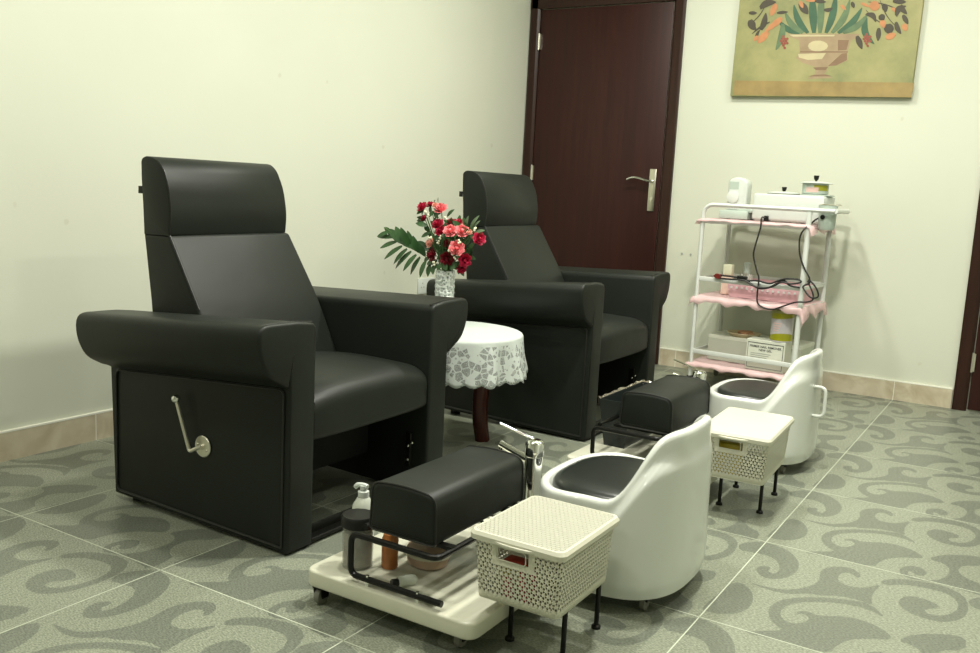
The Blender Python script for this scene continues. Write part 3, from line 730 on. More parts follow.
roses = [ # x, y, radius, depth, petals, label
 (365, 118, 32, -.01, ROSER, 'crimson rose at the upper left tip of the bouquet'), (420, 102, 22, .02, ROSER, 'small crimson rose beside the pink one at the bouquet top'),
 (378, 196, 22, .01, ROSER, 'crimson rosebud low on the left of the bouquet top'), (475, 238, 34, -.02, ROSER, 'crimson rose left of centre under the topmost pink rose'),
 (495, 288, 30, -.03, ROSER, 'crimson rose touching the left side of the middle pink rose'), (565, 225, 25, .02, ROSER, 'crimson rose above the middle pink rose'),
 (625, 222, 22, .03, ROSER, 'crimson rose at the upper right beside the small fern leaves'), (765, 340, 35, 0, ROSER, 'crimson rose furthest right in the bouquet'),
 (435, 450, 38, -.02, ROSED, 'dark red rose at the lower left beside the palm leaf'), (540, 482, 38, -.03, ROSED, 'dark red rose lowest in the middle, above the vase rim'),
 (665, 492, 36, -.01, ROSER, 'crimson rose at the lower right of the bouquet'), (640, 552, 26, 0, ROSER, 'crimson rose hanging lowest beside the vase neck'),
 (540, 372, 26, 0, ROSED, 'dark red rose deep in the centre of the bouquet'),
 (495, 130, 36, 0, ROSEP, 'coral pink rose at the very top of the bouquet'), (562, 286, 36, -.04, ROSEP, 'coral pink rose in the middle of the bouquet'),
 (645, 286, 36, -.02, ROSEP, 'coral pink rose right of the middle one, beside a peach bud'), (608, 405, 40, -.04, ROSEP, 'coral pink rose lowest of the pink ones, right of centre'),
 (420, 372, 28, -.02, PEACH, 'peach rose left of centre above a dark red one'), (697, 295, 15, -.01, PEACH, 'small peach bud next to the right-hand pink rose'), (455, 105, 18, .0, PEACH, 'small peach bud left of the topmost pink rose')]
ctr = FP(560, 430)
for (zx, zy, zr, dep, pm, lab) in roses:
    p = FP(zx, zy, dep); r_ = zr*.00071; t = thing('rose', lab, 'rose', tuple(p), 0, 'artificial roses in the vase')
    ax = ((p-ctr).normalized()+Vector((.35, -.95, .25))).normalized()
    bm = bmesh.new(); rose_bloom(bm, Vector((0, 0, 0)), r_, ax); finish(bm, 'bloom', pm, t, smooth=60)
    bm = bmesh.new(); stem_to(bm, p-ax*r_*.45); bmesh.ops.translate(bm, vec=-p, verts=bm.verts); finish(bm, 'stem', STEMG, t)
    bm = bmesh.new()
    for k in range(2):
        d = Vector((random.uniform(-1, 1), random.uniform(-.7, .5), random.uniform(-.6, .5))).normalized()
        leaf(bm, -ax*r_*.6, -ax*r_*.6+d*.034, .009)
    finish(bm, 'leaf', LEAFG, t)
fill = [(390, 160), (495, 335), (450, 515), (560, 420), (735, 272), (480, 365), (580, 460), (620, 360), (420, 335), (410, 180), (530, 195)]
t = thing('filler_spray', 'spray of tiny cream buds scattered among the roses', 'flowers', (VX, VY, VZ))
O3 = Vector((VX, VY, VZ)); bm = bmesh.new()
for zx, zy in fill:
    p = FP(zx, zy, -.045)-O3
    for k in range(3): ball(bm, p+Vector((random.uniform(-.006, .006), random.uniform(-.004, .004), random.uniform(-.006, .006))), .0042, seg=8)
o = finish(bm, 'buds', CREAMF, t); o['kind'] = 'stuff'
bm = bmesh.new()
for zx, zy in fill: stem_to(bm, FP(zx, zy, -.04), .001)
bmesh.ops.translate(bm, vec=-O3, verts=bm.verts); o = finish(bm, 'stems', STEMG, t); o['kind'] = 'stuff'
# foliage
t = thing('foliage_sprig', 'green leafy sprigs filling the bouquet between the roses', 'foliage', (VX, VY, VZ)); bm = bmesh.new()
for (a, b_, w, dep) in (((400, 250), (320, 232), .010, 0), ((420, 300), (360, 330), .009, 0), ((415, 290), (380, 240), .010, .01), ((540, 185), (592, 136), .008, 0), ((478, 90), (478, 50), .002, 0), ((450, 90), (458, 72), .006, .01),
                     ((400, 400), (330, 360), .011, .02), ((420, 420), (335, 400), .010, .02), ((690, 420), (735, 370), .011, 0), ((690, 440), (720, 400), .010, .02), ((700, 350), (680, 310), .010, 0), ((500, 520), (470, 560), .011, -.03), ((560, 540), (600, 545), .011, -.03), ((520, 520), (540, 560), .011, -.03), ((600, 500), (585, 550), .011, -.02),
                     ((640, 350), (600, 330), .010, .0), ((450, 150), (410, 190), .009, 0), ((450, 160), (480, 200), .008, 0), ((510, 350), (470, 320), .009, -.02), ((510, 430), (490, 400), .010, -.02), ((480, 420), (450, 380), .009, -.01), ((660, 380), (700, 360), .012, .02), ((640, 440), (690, 460), .010, .02), ((590, 350), (560, 330), .008, -.02), ((380, 500), (420, 470), .010, .01), ((400, 520), (440, 500), .009, 0)):
    leaf(bm, FP(*a, dep), FP(*b_, dep-.01), w)
for k in range(80):                                    # inner leaves
    a = FP(random.uniform(440, 700), random.uniform(250, 540), .02); d = Vector((random.uniform(-1, 1), random.uniform(-.5, .5), random.uniform(-.8, .8))).normalized(); leaf(bm, a, a+d*.04, .010)
for k in range(14): a = random.uniform(0, 6.28); stem_to(bm, Vector((VX+.05*cos(a), VY+.04*sin(a), VZ+.30)), .0022)
bmesh.ops.translate(bm, vec=-O3, verts=bm.verts); o = finish(bm, 'leaves', LEAFG, t); o['kind'] = 'stuff'
t = thing('fern_sprig', 'pale grey-green fern sprig at the right of the bouquet', 'foliage', (VX, VY, VZ)); bm = bmesh.new()
for (a, b_, w) in (((668, 275), (690, 180), .008), ((700, 270), (765, 178), .008), ((712, 275), (772, 214), .006), ((735, 298), (805, 282), .007)): leaf(bm, FP(*a, .02), FP(*b_, .01), w)
bmesh.ops.translate(bm, vec=-O3, verts=bm.verts); lv = finish(bm, 'leaf', LEAFL, t)
bm = bmesh.new(); stem_to(bm, FP(670, 285, .02)); tube(bm, [FP(670, 285, .02), FP(735, 298, .02)], .0015, 6); bmesh.ops.translate(bm, vec=-O3, verts=bm.verts); finish(bm, 'stem', STEMG, t)
t = thing('palm_frond', 'dark green artificial palm frond spreading left from the vase', 'palm leaf', (VX, VY, VZ)); bm = bmesh.new()
rach = [(505, 600), (470, 545), (400, 475), (330, 430), (260, 390), (200, 335), (140, 290), (100, 262)]
sp_ = [((140, 292), (50, 325), 13), ((175, 330), (52, 330), 13), ((190, 360), (70, 408), 14), ((225, 392), (100, 485), 15), ((260, 412), (165, 520), 15), ((290, 430), (178, 550), 16), ((325, 452), (232, 568), 16), ((352, 470), (284, 592), 16), ((390, 495), (350, 612), 16), ((420, 520), (405, 607), 16), ((445, 530), (442, 592), 14),
       ((150, 300), (100, 262), 13), ((205, 340), (120, 275), 22), ((235, 365), (178, 256), 22), ((280, 395), (215, 262), 22), ((310, 415), (262, 285), 20), ((345, 438), (300, 320), 20), ((385, 462), (345, 375), 18), ((290, 400), (190, 300), 26), ((240, 375), (130, 280), 22)]
for a, b_, w in sp_: leaf(bm, FP(*a, -.0), FP(*b_, random.uniform(-.03, .02)), w*.00048*1.45, cup=.1)
bmesh.ops.translate(bm, vec=-O3, verts=bm.verts); finish(bm, 'leaf_blades', LEAFG, t)
bm = bmesh.new(); tube(bm, smoothline([Vector((VX, VY, VZ+.02))]+[FP(*p) for p in rach[0:]], 4), .0022, 6); bmesh.ops.translate(bm, vec=-O3, verts=bm.verts); finish(bm, 'midrib', STEMG, t)

# ------------------------------------------------------------------ pedicure cart (tray on casters with footrest and tap)
def build_cart(label, loc, group):
    t = thing('footrest_cart', label, 'pedicure cart', loc, 0, group)
    # local: x 0 at the cart's left edge, y 0 at its near edge
    W_, L_, z0, z1 = .476, .60, .046, .086
    bm = bmesh.new()
    out = rounded([(0, 0), (W_, 0), (W_, .362), (.336, .372), (.336, L_), (0, L_)], [.035, .035, .03, .02, .03, .035], 7)
    prism(bm, out, z0, z1, 'xy', .006, 3)
    tray = finish(bm, 'tray', TRAYM, t, smooth=50)
    for (x0, x1, y0, y1, d) in ((.225, .335, .04, .55, .003), (.358, .450, .035, .335, .008)):      # shallow wells
        cb = bmesh.new(); prism(cb, rounded([(x0, y0), (x1, y0), (x1, y1), (x0, y1)], .02, 5), z1-d, z1+.05, 'xy')
        carve(tray, cb)
    for x, y in ((.038, .022), (W_-.06, .05), (.05, L_-.06), (W_-.06, .315)):
        bm = bmesh.new(); prism(bm, [(y-.016, z0+.001), (y+.016, z0+.001), (y+.010, .018), (y-.010, .018)], x-.013, x-.010, 'yz'); prism(bm, [(y-.016, z0+.001), (y+.016, z0+.001), (y+.010, .018), (y-.010, .018)], x+.010, x+.013, 'yz')
        box(bm, x-.014, x+.014, y-.016, y+.016, z0-.004, z0+.002); cs = finish(bm, 'caster', BLACKM, t)
        bm = bmesh.new(); lathe(bm, [(0, -.009), (.008, -.009), (.0195, -.007), (.021, 0), (.0195, .007), (.008, .009), (0, .009)], 20, M=Matrix.Translation((x, y, .0212))@Matrix.Rotation(pi/2, 4, 'Y')); wh = finish(bm, 'wheel', RUBBER, cs)
    # bent tube frame: floor bar, upright, loop under the cushion
    bm = bmesh.new(); zb = z1+.016; zt_ = .200; y0, y1 = .015, .42
    tube(bm, bend([(.385, y0, zb), (.130, y0, zb), (.130, y0, zt_), (.367, y0, zt_), (.367, y1, zt_), (.130, y1, zt_), (.130, y0+.05, zt_)], .022), .0075, 10)
    fr = finish(bm, 'support_frame', BLACKM, t)
    bm = bmesh.new(); box(bm, .15, .37, y0+.05, y0+.07, zt_+.002, zt_+.010); box(bm, .15, .37, y1-.07, y1-.05, zt_+.002, zt_+.010); box(bm, .25, .27, y0+.05, y1-.05, zt_+.002, zt_+.010); finish(bm, 'cushion_bracket', BLACKM, t)
    for (x, z) in ((.18, zb), (.32, zb)):
        bm = bmesh.new(); cyl(bm, (x, y0, z1), (x, y0, zb+.010), .004); finish(bm, 'bolt', CHROME, t)
    # cushion: box with piped near and far ends, crowned top
    cx0, cx1, cz0, cz1 = .160, .343, .211, .328
    bm = bmesh.new(); prism(bm, rounded([(cx0, cz0), (cx1, cz0), (cx1-.004, cz1-.004), ((cx0+cx1)/2, cz1+.004), (cx0+.004, cz1-.004)], [.012, .012, .028, .05, .022], 6), .040, .432, 'xz', .010, 3)
    cu = finish(bm, 'footrest_cushion', LEATHER, t, smooth=50)
    bm = bmesh.new()
    for yy in (.044, .428):
        pr = rounded([(cx0, cz0), (cx1, cz0), (cx1-.004, cz1-.004), ((cx0+cx1)/2, cz1+.004), (cx0+.004, cz1-.004)], [.012, .012, .028, .05, .022], 6)
        tube(bm, [(x, yy, z) for x, z in pr], .0026, 6, closed=True)
    finish(bm, 'piping', SEAM, cu)
    # tap
    fx, fy = .310, .540
    bm = bmesh.new(); lathe(bm, [(0, z1), (.026, z1), (.026, z1+.006), (.0240, z1+.012), (.0240, .298), (.0255, .300), (.0255, .333), (.021, .340), (.014, .343), (0, .343)], 28, c=(fx, fy, 0)); fa = finish(bm, 'tap', CHROME, t)
    bm = bmesh.new(); tube(bm, [(fx-.018, fy, .285), (fx-.10, fy-.01, .316)], [.0125, .0105], 14); cyl(bm, (fx-.092, fy-.01, .314), (fx-.094, fy-.01, .300), .008); finish(bm, 'spout', CHROME, fa)
    bm = bmesh.new(); tube(bm, smoothline([(fx-.002, fy, .343), (fx-.03, fy-.003, .351), (fx-.06, fy-.008, .360), (fx-.10, fy-.015, .372)], 4), .0058, 10, flat=.55); finish(bm, 'tap_lever', CHROME, fa)
    # hand-shower rest and hose at the far end
    bm = bmesh.new(); tube(bm, smoothline([(.30, .56, z1+.004), (.27, .50, z1+.005), (.20, .50, z1+.006), (.14, .54, z1+.006), (.20, .575, z1+.006), (.26, .570, z1+.006)], 6), .006, 8)
    finish(bm, 'shower_hose', CHROME, t)
    return t
ct1 = build_cart('cream footrest cart nearest the camera, a pump bottle and jars on its tray', (1.517, -3.604, 0), 'footrest carts')
ct2 = copy_tree(ct1); ct2.location = (1.590, -2.345, 0); ct2['label'] = 'cream footrest cart further back, half hidden behind the near white stool'
ct2.location = (1.577, -2.372, 0); ct2.scale = (1, 1, 1.035)
for ch in ct2.children:
    if ch.name.startswith('support_frame'): ch.location.x = -.032
    if ch.name.startswith('footrest_cushion'): ch.location.x = .012; ch.location.y = .02
    if ch.name.startswith('tap'): ch.location.x = -.030

# ------------------------------------------------------------------ white technician stool
def build_stool(label, loc, group, rz=0):
    t = thing('technician_stool', label, 'stool', loc, rz, group)
    a, b_ = .201, .238; nth = 96
    def sstep(x): x = max(0, min(1, x)); return x*x*(3-2*x)
    def top(th): return .256+.178*sstep((cos(th)-.08)/.88)
    def outer(th, z):
        e = 2.7; x, y = superell(a, b_, th, e)
        k = sstep((cos(th)+.25)/1.1)
        zc = .15+.22*k                                 # the moulded crease rises towards the back
        ins = 1-(.105*sstep((z-zc+.015)/.036))*sstep((cos(th)+.55)/.5)*(1-.75*sstep((cos(th)-.72)/.25))
        bot = 1-.035*(1-sstep((z-.04)/.035))-.03*max(0, (z-.1))/.3
        return x*ins*bot, y*ins*bot
    bm = bmesh.new(); rows = []
    def row(fn): rows.append([bm.verts.new(fn(2*pi*i/nth)) for i in range(nth)])
    for k in range(31):
        q = k/30
        def fn(th, q=q):
            z = .042+(top(th)-.042)*q; x, y = outer(th, z); return (x, y, z)
        row(fn)
    for k in range(1, 7):                              # rolled rim
        an = pi*k/6
        def fn(th, an=an):
            z = top(th); x, y = outer(th, z); d = Vector((x, y)); L = d.length; w = .014
            d = d*(1-(w-w*cos(an))/L); return (d.x, d.y, z+w*.9*sin(an))
        row(fn)
    for k in range(1, 13):                             # inner face down to the seat deck
        q = k/12
        def fn(th, q=q):
            z = top(th); x, y = outer(th, z); d = Vector((x, y)); L = d.length; d = d*(1-(.028+.006*q)/L); zz_ = z+(.250-z)*q
            return (d.x, d.y, zz_)
        row(fn)
    for A, B in zip(rows, rows[1:]):
        for i in range(nth): bm.faces.new((A[i], A[(i+1) % nth], B[(i+1) % nth], B[i]))
    bm.faces.new(rows[-1]); bm.faces.new(rows[0][::-1])
    finish(bm, 'shell', SHELLM, t, smooth=55)
    bm = bmesh.new(); rings = []
    for s, z in ((.97, .2465), (1, .254), (1, .262), (.97, .269), (.86, .275), (.65, .279), (.35, .281)):
        rings.append([bm.verts.new((superell(.158*s, .188*s, 2*pi*i/48, 2.8)[0]-.012, superell(.158*s, .188*s, 2*pi*i/48, 2.8)[1], z)) for i in range(48)])
    for A, B in zip(rings, rings[1:]):
        for i in range(48): bm.faces.new((A[i], A[(i+1) % 48], B[(i+1) % 48], B[i]))
    bm.faces.new(rings[-1]); bm.faces.new(rings[0][::-1])
    finish(bm, 'seat_pad', mat('black_vinyl', (.013, .0165, .014), .28, spec=.35), t, smooth=60)
    for x, y in ((.13, .14), (.13, -.15), (-.12, .14), (-.12, -.15)):
        bm = bmesh.new(); box(bm, x-.012, x+.012, y-.012, y+.012, .026, .043); cs = finish(bm, 'caster', BLACKM, t)
        bm = bmesh.new(); lathe(bm, [(0, -.009), (.010, -.009), (.0175, -.006), (.0175, .006), (.010, .009), (0, .009)], 20, M=Matrix.Translation((x, y, .0177))@Matrix.Rotation(pi/2, 4, 'Y')); finish(bm, 'wheel', RUBBER, cs)
    return t
st1 = build_stool('white shell stool with black seat right behind the near basket', (2.060, -2.985, 0), 'white technician stools')
st2 = copy_tree(st1); st2.location = (2.046, -1.595, 0); st2['label'] = 'white shell stool with black seat in front of the equipment trolley'
bm = bmesh.new(); tube(bm, bend([(.190, -.06, .325), (.236, -.06, .325), (.238, -.06, .215), (.19, -.06, .215)], .025), .0065, 10); finish(bm, 'push_handle', SHELLM, st2)

# ------------------------------------------------------------------ lidded baskets on legs
def build_basket(label, loc, group, patterned, rz=0, sc=1.0, ly=1.0, legc=.05, legy=.085):
    t = thing('storage_basket', label, 'basket', loc, rz, group)
    zb, zr = .128, .270
    def rr(w, l, z, n=6, rad_=.016):
        pts = []
        for cx, cy, s in ((1, -1, -1), (1, 1, 0), (-1, 1, 1), (-1, -1, 2)):
            for k in range(n+1):
                an = pi/2*(s+k/n); pts.append((cx*(w/2-rad_)+rad_*cos(an), cy*(l/2-rad_)+rad_*sin(an), z))
        return pts
    bm = bmesh.new(); uv = bm.loops.layers.uv.new('uv')
    W0, L0, W1, L1 = .196*sc, .250*ly, .212*sc, .272*ly; nz = 10
    # finer cells on the near side so that the hand slot is a real opening
    base = rr(1, 1, 0)
    def loop(q):
        w = W0+(W1-W0)*q; l = L0+(L1-L0)*q; z = zb+(zr-zb)*q; P = rr(w, l, z); out = []
        n = len(P)
        for i in range(n):
            a_, b2 = Vector(P[i]), Vector(P[(i+1) % n]); d = (b2-a_).length
            steps = 12 if d > .05 else 1
            for s in range(steps): out.append(a_.lerp(b2, s/steps))
        return out
    LV = [loop(k/nz) for k in range(nz+1)]; VV = [[bm.verts.new(p) for p in l] for l in LV]
    n = len(LV[0]); cum = [0]
    for i in range(n): cum.append(cum[-1]+(LV[-1][(i+1) % n]-LV[-1][i]).length)
    for k in range(nz):
        for i in range(n):
            j = (i+1) % n; c = (LV[k][i]+LV[k+1][j])/2
            if c.y < -L0/2-.0001+.02 and abs(c.x+.012) < .036*sc and k in (7, 8): continue       # hand slot
            if c.y > L0/2-.02 and abs(c.x+.012) < .036*sc and k in (7, 8): continue
            f = bm.faces.new((VV[k][i], VV[k][j], VV[k+1][j], VV[k+1][i]))
            solid = k == 0 or k == nz-1 or (abs(c.y) > L0/2-.02 and abs(c.x+.012) < .05*sc and k in (6, 7, 8, 9))
            off = -1.0 if solid else 0
            for l, (ii, kk) in zip(f.loops, ((i, k), (i+1, k), (i+1, k+1), (i, k+1))): l[uv].uv = (cum[ii], kk*(zr-zb)/nz+.0005+off)
    f = bm.faces.new([bm.verts.new(p) for p in LV[0]][::-1])
    for l in f.loops: l[uv].uv = (l.vert.co.x, -1)
    bd = finish(bm, 'basket_body', BASKET, t, smooth=40)
    md_ = bd.modifiers.new('wall', 'SOLIDIFY'); md_.thickness = .0018; md_.offset = -1
    bm = bmesh.new(); q1, q2 = .70, .90
    yy1 = -(L0+(L1-L0)*q1)/2-.0015; yy2 = -(L0+(L1-L0)*q2)/2-.0015; za = zb+(zr-zb)*q1; zc = zb+(zr-zb)*q2
    hw = .036*sc
    tube(bm, bend([(-.012, yy1, za), (-.012+hw, yy1, za), (-.012+hw, yy2, zc), (-.012-hw, yy2, zc), (-.012-hw, yy1, za), (-.012, yy1, za)], .008), .0014, 6); finish(bm, 'slot_rim', IVORY, bd)
    bm = bmesh.new(); uv = bm.loops.layers.uv.new('uv')
    rings = [[bm.verts.new(p) for p in rr(W1+.006, L1+.006, zr-.010)], [bm.verts.new(p) for p in rr(W1+.016, L1+.016, zr-.009, rad_=.019)], [bm.verts.new(p) for p in rr(W1+.018, L1+.018, zr+.002, rad_=.020)], [bm.verts.new(p) for p in rr(W1+.008, L1+.008, zr+.009, rad_=.018)], [bm.verts.new(p) for p in rr(W1-.002, L1-.002, zr+.0095, rad_=.016)]]
    for A, B in zip(rings, rings[1:]):
        m_ = len(A)
        for i in range(m_): bm.faces.new((A[i], A[(i+1) % m_], B[(i+1) % m_], B[i]))
    tp = bm.faces.new(rings[-1]); tp.material_index = 1; bm.faces.new(rings[0][::-1])
    # pull the near edge out into a thumb lip
    for v in bm.verts:
        if v.co.y < 0 and abs(v.co.x) < .06 and v.co.z < zr+.004: v.co.y -= 0
    tube(bm, smoothline([(-.048, -L1/2-.006, zr-.004), (-.030, -L1/2-.010, zr-.005), (.0, -L1/2-.012, zr-.005), (.030, -L1/2-.010, zr-.005), (.048, -L1/2-.006, zr-.004)], 4), .003, 8, flat=1.3)
    for f in bm.faces:
        for l in f.loops: l[uv].uv = ((l.vert.co.x+l.vert.co.y*.0), l.vert.co.y)
    lid = finish(bm, 'lid', [IVORY, LIDPAT if patterned else IVORY], t, smooth=40)
    for cx in (-1, 1):
        for cy in (-1, 1):
            x, y = cx*.066*sc+.008, cy*legy+legc; bm = bmesh.new(); cyl(bm, (x, y, 0), (x, y, zb), .0058, 12); lg = finish(bm, 'leg', BLACKM, t)
            bm = bmesh.new(); lathe(bm, [(0, 0), (.011, 0), (.011, .006), (.007, .010), (0, .010)], 16, c=(x, y, 0)); finish(bm, 'foot_cap', BLACKP, lg)
            bm = bmesh.new(); lathe(bm, [(0, zb-.007), (.014, zb-.007), (.014, zb), (0, zb)], 16, c=(x, y, 0)); finish(bm, 'corner_knob', IVORY, t)
    return t
bk1 = build_basket('ivory perforated basket with patterned lid on black legs, nearest the camera', (2.062, -3.427, 0), 'lidded baskets on legs', True)
bk2 = build_basket('ivory perforated basket with smooth lid between the two white stools', (2.152, -2.20, 0), 'lidded baskets on legs', False, radians(2.5), 1.0, 1.34, .06, .11)
bm = bmesh.new(); box(bm, -.035, .035, -.02, .02, 0, .085, .006, 2); box(bm, -.0352, .010, -.0205, .0, .05, .07, mi=1); tag(finish(bm, 'snack_packet', [REDK, YEL], loc=(2.048, -3.515, .132)), 'red and yellow packet behind the hand slot of the near basket', 'packet')
bm = bmesh.new(); box(bm, -.045, .040, -.02, .02, 0, .105, .006, 2); tag(finish(bm, 'mustard_packet', YEL, loc=(2.140, -2.33, .132)), 'mustard yellow packet behind the hand slot of the far basket', 'packet')

# ------------------------------------------------------------------ bottles and jars on the near tray
TZ = .0865
t = thing('scrub_jar', 'smoky jar of grey-brown scrub with black lid, at the tray corner', 'jar', (1.606, -3.515, TZ))
bm = bmesh.new(); lathe(bm, [(0, 0), (.034, 0), (.037, .004), (.037, .100), (.034, .104), (.0325, .104), (.0345, .098), (.0345, .006), (0, .005)], 32); finish(bm, 'jar_body', SMOKE, t)
bm = bmesh.new(); lathe(bm, [(0, .006), (.0338, .0065), (.0338, .088), (.02, .094), (0, .092)], 28); finish(bm, 'scrub', GREYSCRUB, t)
bm = bmesh.new(); lathe(bm, [(.036, .100), (.041, .101), (.042, .106), (.042, .122), (.038, .128), (0, .129)], 32); finish(bm, 'lid', BLACKP, t)
t = thing('pump_bottle', 'clear pump bottle with white pump head behind the scrub jar', 'bottle', (1.556, -3.437, TZ))
bm = bmesh.new(); lathe(bm, [(0, 0), (.026, 0), (.029, .004), (.029, .095), (.026, .118), (.016, .136), (.013, .139), (.013, .142), (0, .142)], 28); finish(bm, 'bottle_body', LIQ, t)
bm = bmesh.new(); lathe(bm, [(.0, .140), (.014, .140), (.014, .153), (.006, .156), (.005, .162), (0, .162)], 20); finish(bm, 'collar', WHITEP, t)
bm = bmesh.new(); tube(bm, smoothline([(.012, 0, .166), (0, 0, .168), (-.018, 0, .165), (-.026, 0, .158)], 4), .0062, 8); cyl(bm, (0, 0, .158), (0, 0, .168), .009); finish(bm, 'pump_head', WHITEP, t)
bm = bmesh.new(); lathe(bm, [(0, 0), (.018, 0), (.020, .003), (.020, .072), (.018, .076), (.016, .084), (0, .085)], 24); tag(finish(bm, 'amber_bottle', AMBER, loc=(1.672, -3.475, TZ)), 'amber brown cylinder bottle standing under the footrest cushion', 'bottle')
t = thing('polish_tube', 'small clear bottle with black cap lying on the near tray', 'bottle', (1.757, -3.548, TZ+.012))
Mx = Matrix.Rotation(radians(62), 4, 'Z')@Matrix.Rotation(pi/2, 4, 'Y')
bm = bmesh.new(); lathe(bm, [(0, -.004), (.011, -.004), (.0125, .0), (.0125, .036), (.008, .042), (0, .042)], 20, M=Mx); finish(bm, 'bottle_body', LIQ, t)
bm = bmesh.new(); lathe(bm, [(0, -.020), (.008, -.020), (.009, -.018), (.009, -.004), (0, -.004)], 16, M=Mx); finish(bm, 'cap', BLACKP, t)
t = thing('wrapped_bowl', 'low pinkish brown bowl in clear wrap beneath the footrest cushion', 'bowl', (1.735, -3.405, TZ))
bm = bmesh.new(); lathe(bm, [(0, 0), (.040, 0), (.050, .006), (.056, .030), (.054, .044), (.040, .052), (0, .050)], 36, sx=1.0, sy=.9)
for v in bm.verts: v.co += v.co.normalized()*random.uniform(-.0012, .0012)
finish(bm, 'bowl_body', PINKBROWN, t)
bm = bmesh.new(); lathe(bm, [(.053, .026), (.0575, .028), (.0575, .034), (.053, .036)], 36, sx=1, sy=.9); finish(bm, 'rim_band', IVORY, t)

# ------------------------------------------------------------------ foil-edged basin between far cart and far chair
t = thing('foil_basin', 'dark basin with crumpled foil edge between far armchair and footrest cushion', 'basin', (1.664, -1.965, 0))
bm = bmesh.new()
def obox(bm, x0, x1, y0, y1, z0, z1, th, taper=.02):
    P0 = [(x0+taper, y0+taper), (x1-taper, y0+taper), (x1-taper, y1-taper), (x0+taper, y1-taper)]; P1 = [(x0, y0), (x1, y0), (x1, y1), (x0, y1)]
    P1i = [(x0+th, y0+th), (x1-th, y0+th), (x1-th, y1-th), (x0+th, y1-th)]; P0i = [(x0+taper+th, y0+taper+th), (x1-taper-th, y0+taper+th), (x1-taper-th, y1-taper-th), (x0+taper+th, y1-taper-th)]
    R = [[bm.verts.new((*p, z)) for p in P] for P, z in ((P0, z0), (P1, z1), (P1i, z1), (P0i, z0+th))]
    for A, B in zip(R, R[1:]):
        for i in range(4): bm.faces.new((A[i], A[(i+1) % 4], B[(i+1) % 4], B[i]))
    bm.faces.new(R[0][::-1]); bm.faces.new(R[-1])
obox(bm, -.060, .060, -.20, .20, TZ+.001, .262, .004); finish(bm, 'basin_body', GLASSD, t, smooth=0)
bm = bmesh.new(); n_ = 60; loopp = []
for i in range(n_):
    s = i/n_*4; k = int(s); f_ = s-k; cs_ = [(-.063, -.203), (.063, -.203), (.063, .203), (-.063, .203), (-.063, -.203)]
    loopp.append(Vector((*(Vector(cs_[k]).lerp(Vector(cs_[k+1]), f_)), 0)))
ra = [[bm.verts.new(p+Vector((random.uniform(-.003, .003), random.uniform(-.003, .003), z+random.uniform(-.004, .004)))) for p in loopp] for z in (.236, .252, .268)]
rb = [bm.verts.new(Vector((p.x*.90, p.y*.96, .256+random.uniform(-.003, .003)))) for p in loopp]
for A, B in zip(ra+[], ra[1:]+[rb]):
    for i in range(n_//4, n_): bm.faces.new((A[i], A[(i+1) % n_], B[(i+1) % n_], B[i]))
finish(bm, 'foil_rim', FOIL, t, smooth=0)

# ------------------------------------------------------------------ equipment trolley and what it carries
TA = radians(-4); TO = Vector((1.36, -.46, 0)); WT, DT = .545, .38
tr = thing('equipment_trolley', 'white three-tier metal trolley against the cream wall', 'trolley', tuple(TO), TA)
for d, nm in ((0, 'near'), (DT, 'far')):
    bm = bmesh.new(); tube(bm, bend([(0, d, .055), (0, d, .965), (.665 if d == 0 else .625, d, .965)], .06, 7), .0135, 12, flat=.8)
    side = finish(bm, 'side_rail', WHITEM, tr)
    bm = bmesh.new(); cyl(bm, (WT, d, .055), (WT, d, .955), .0135, 12); finish(bm, 'post', WHITEM, tr)
bm = bmesh.new(); tube(bm, [(.665, 0, .965), (.625, DT, .965)], .0125, 12); finish(bm, 'push_bar', WHITEM, tr)
for z in (.88, .478, .12):
    bm = bmesh.new(); box(bm, -.008, WT+.008, .012, DT-.012, z-.004, z); 
    for (x0, x1, y0, y1) in ((-.008, WT+.008, .008, .014), (-.008, WT+.008, DT-.014, DT-.008), (-.012, -.006, .008, DT-.008), (WT+.006, WT+.012, .008, DT-.008)): box(bm, x0, x1, y0, y1, z-.012, z+.012)
    finish(bm, 'shelf', WHITEM, tr, smooth=0)
for z in (.578, .19):
    for d in (0, DT):
        bm = bmesh.new(); box(bm, 0, WT, d-.006, d+.006, z-.012, z+.012, .003, 2); finish(bm, 'guard_rail', WHITEM, tr)
    bm = bmesh.new()
    for x in (0, WT): box(bm, x-.005, x+.005, 0, DT, z-.008, z+.008)
    finish(bm, 'end_rail', WHITEM, tr)
for x in (0, WT):
    for d in (0, DT):
        bm = bmesh.new(); box(bm, x-.012, x+.012, d-.012, d+.012, .04, .056); cs = finish(bm, 'caster', BLACKP, tr)
        bm = bmesh.new(); lathe(bm, [(0, -.010), (.014, -.010), (.024, -.006), (.024, .006), (.014, .010), (0, .010)], 20, M=Matrix.Translation((x, d, .0242))@Matrix.Rotation(pi/2, 4, 'Y')); finish(bm, 'wheel', RUBBER, cs)
bm = bmesh.new()
for z in (.88, .478, .12):
    for x in (0, WT): ball(bm, (x, -.0135, z), .0055, sc=(1, .5, 1), seg=8)
finish(bm, 'bolts', STEEL, tr)
TM = Matrix.Translation(TO)@Matrix.Rotation(TA, 4, 'Z')
def tl(x, y, z): return tuple(TM@Vector((x, y, z)))

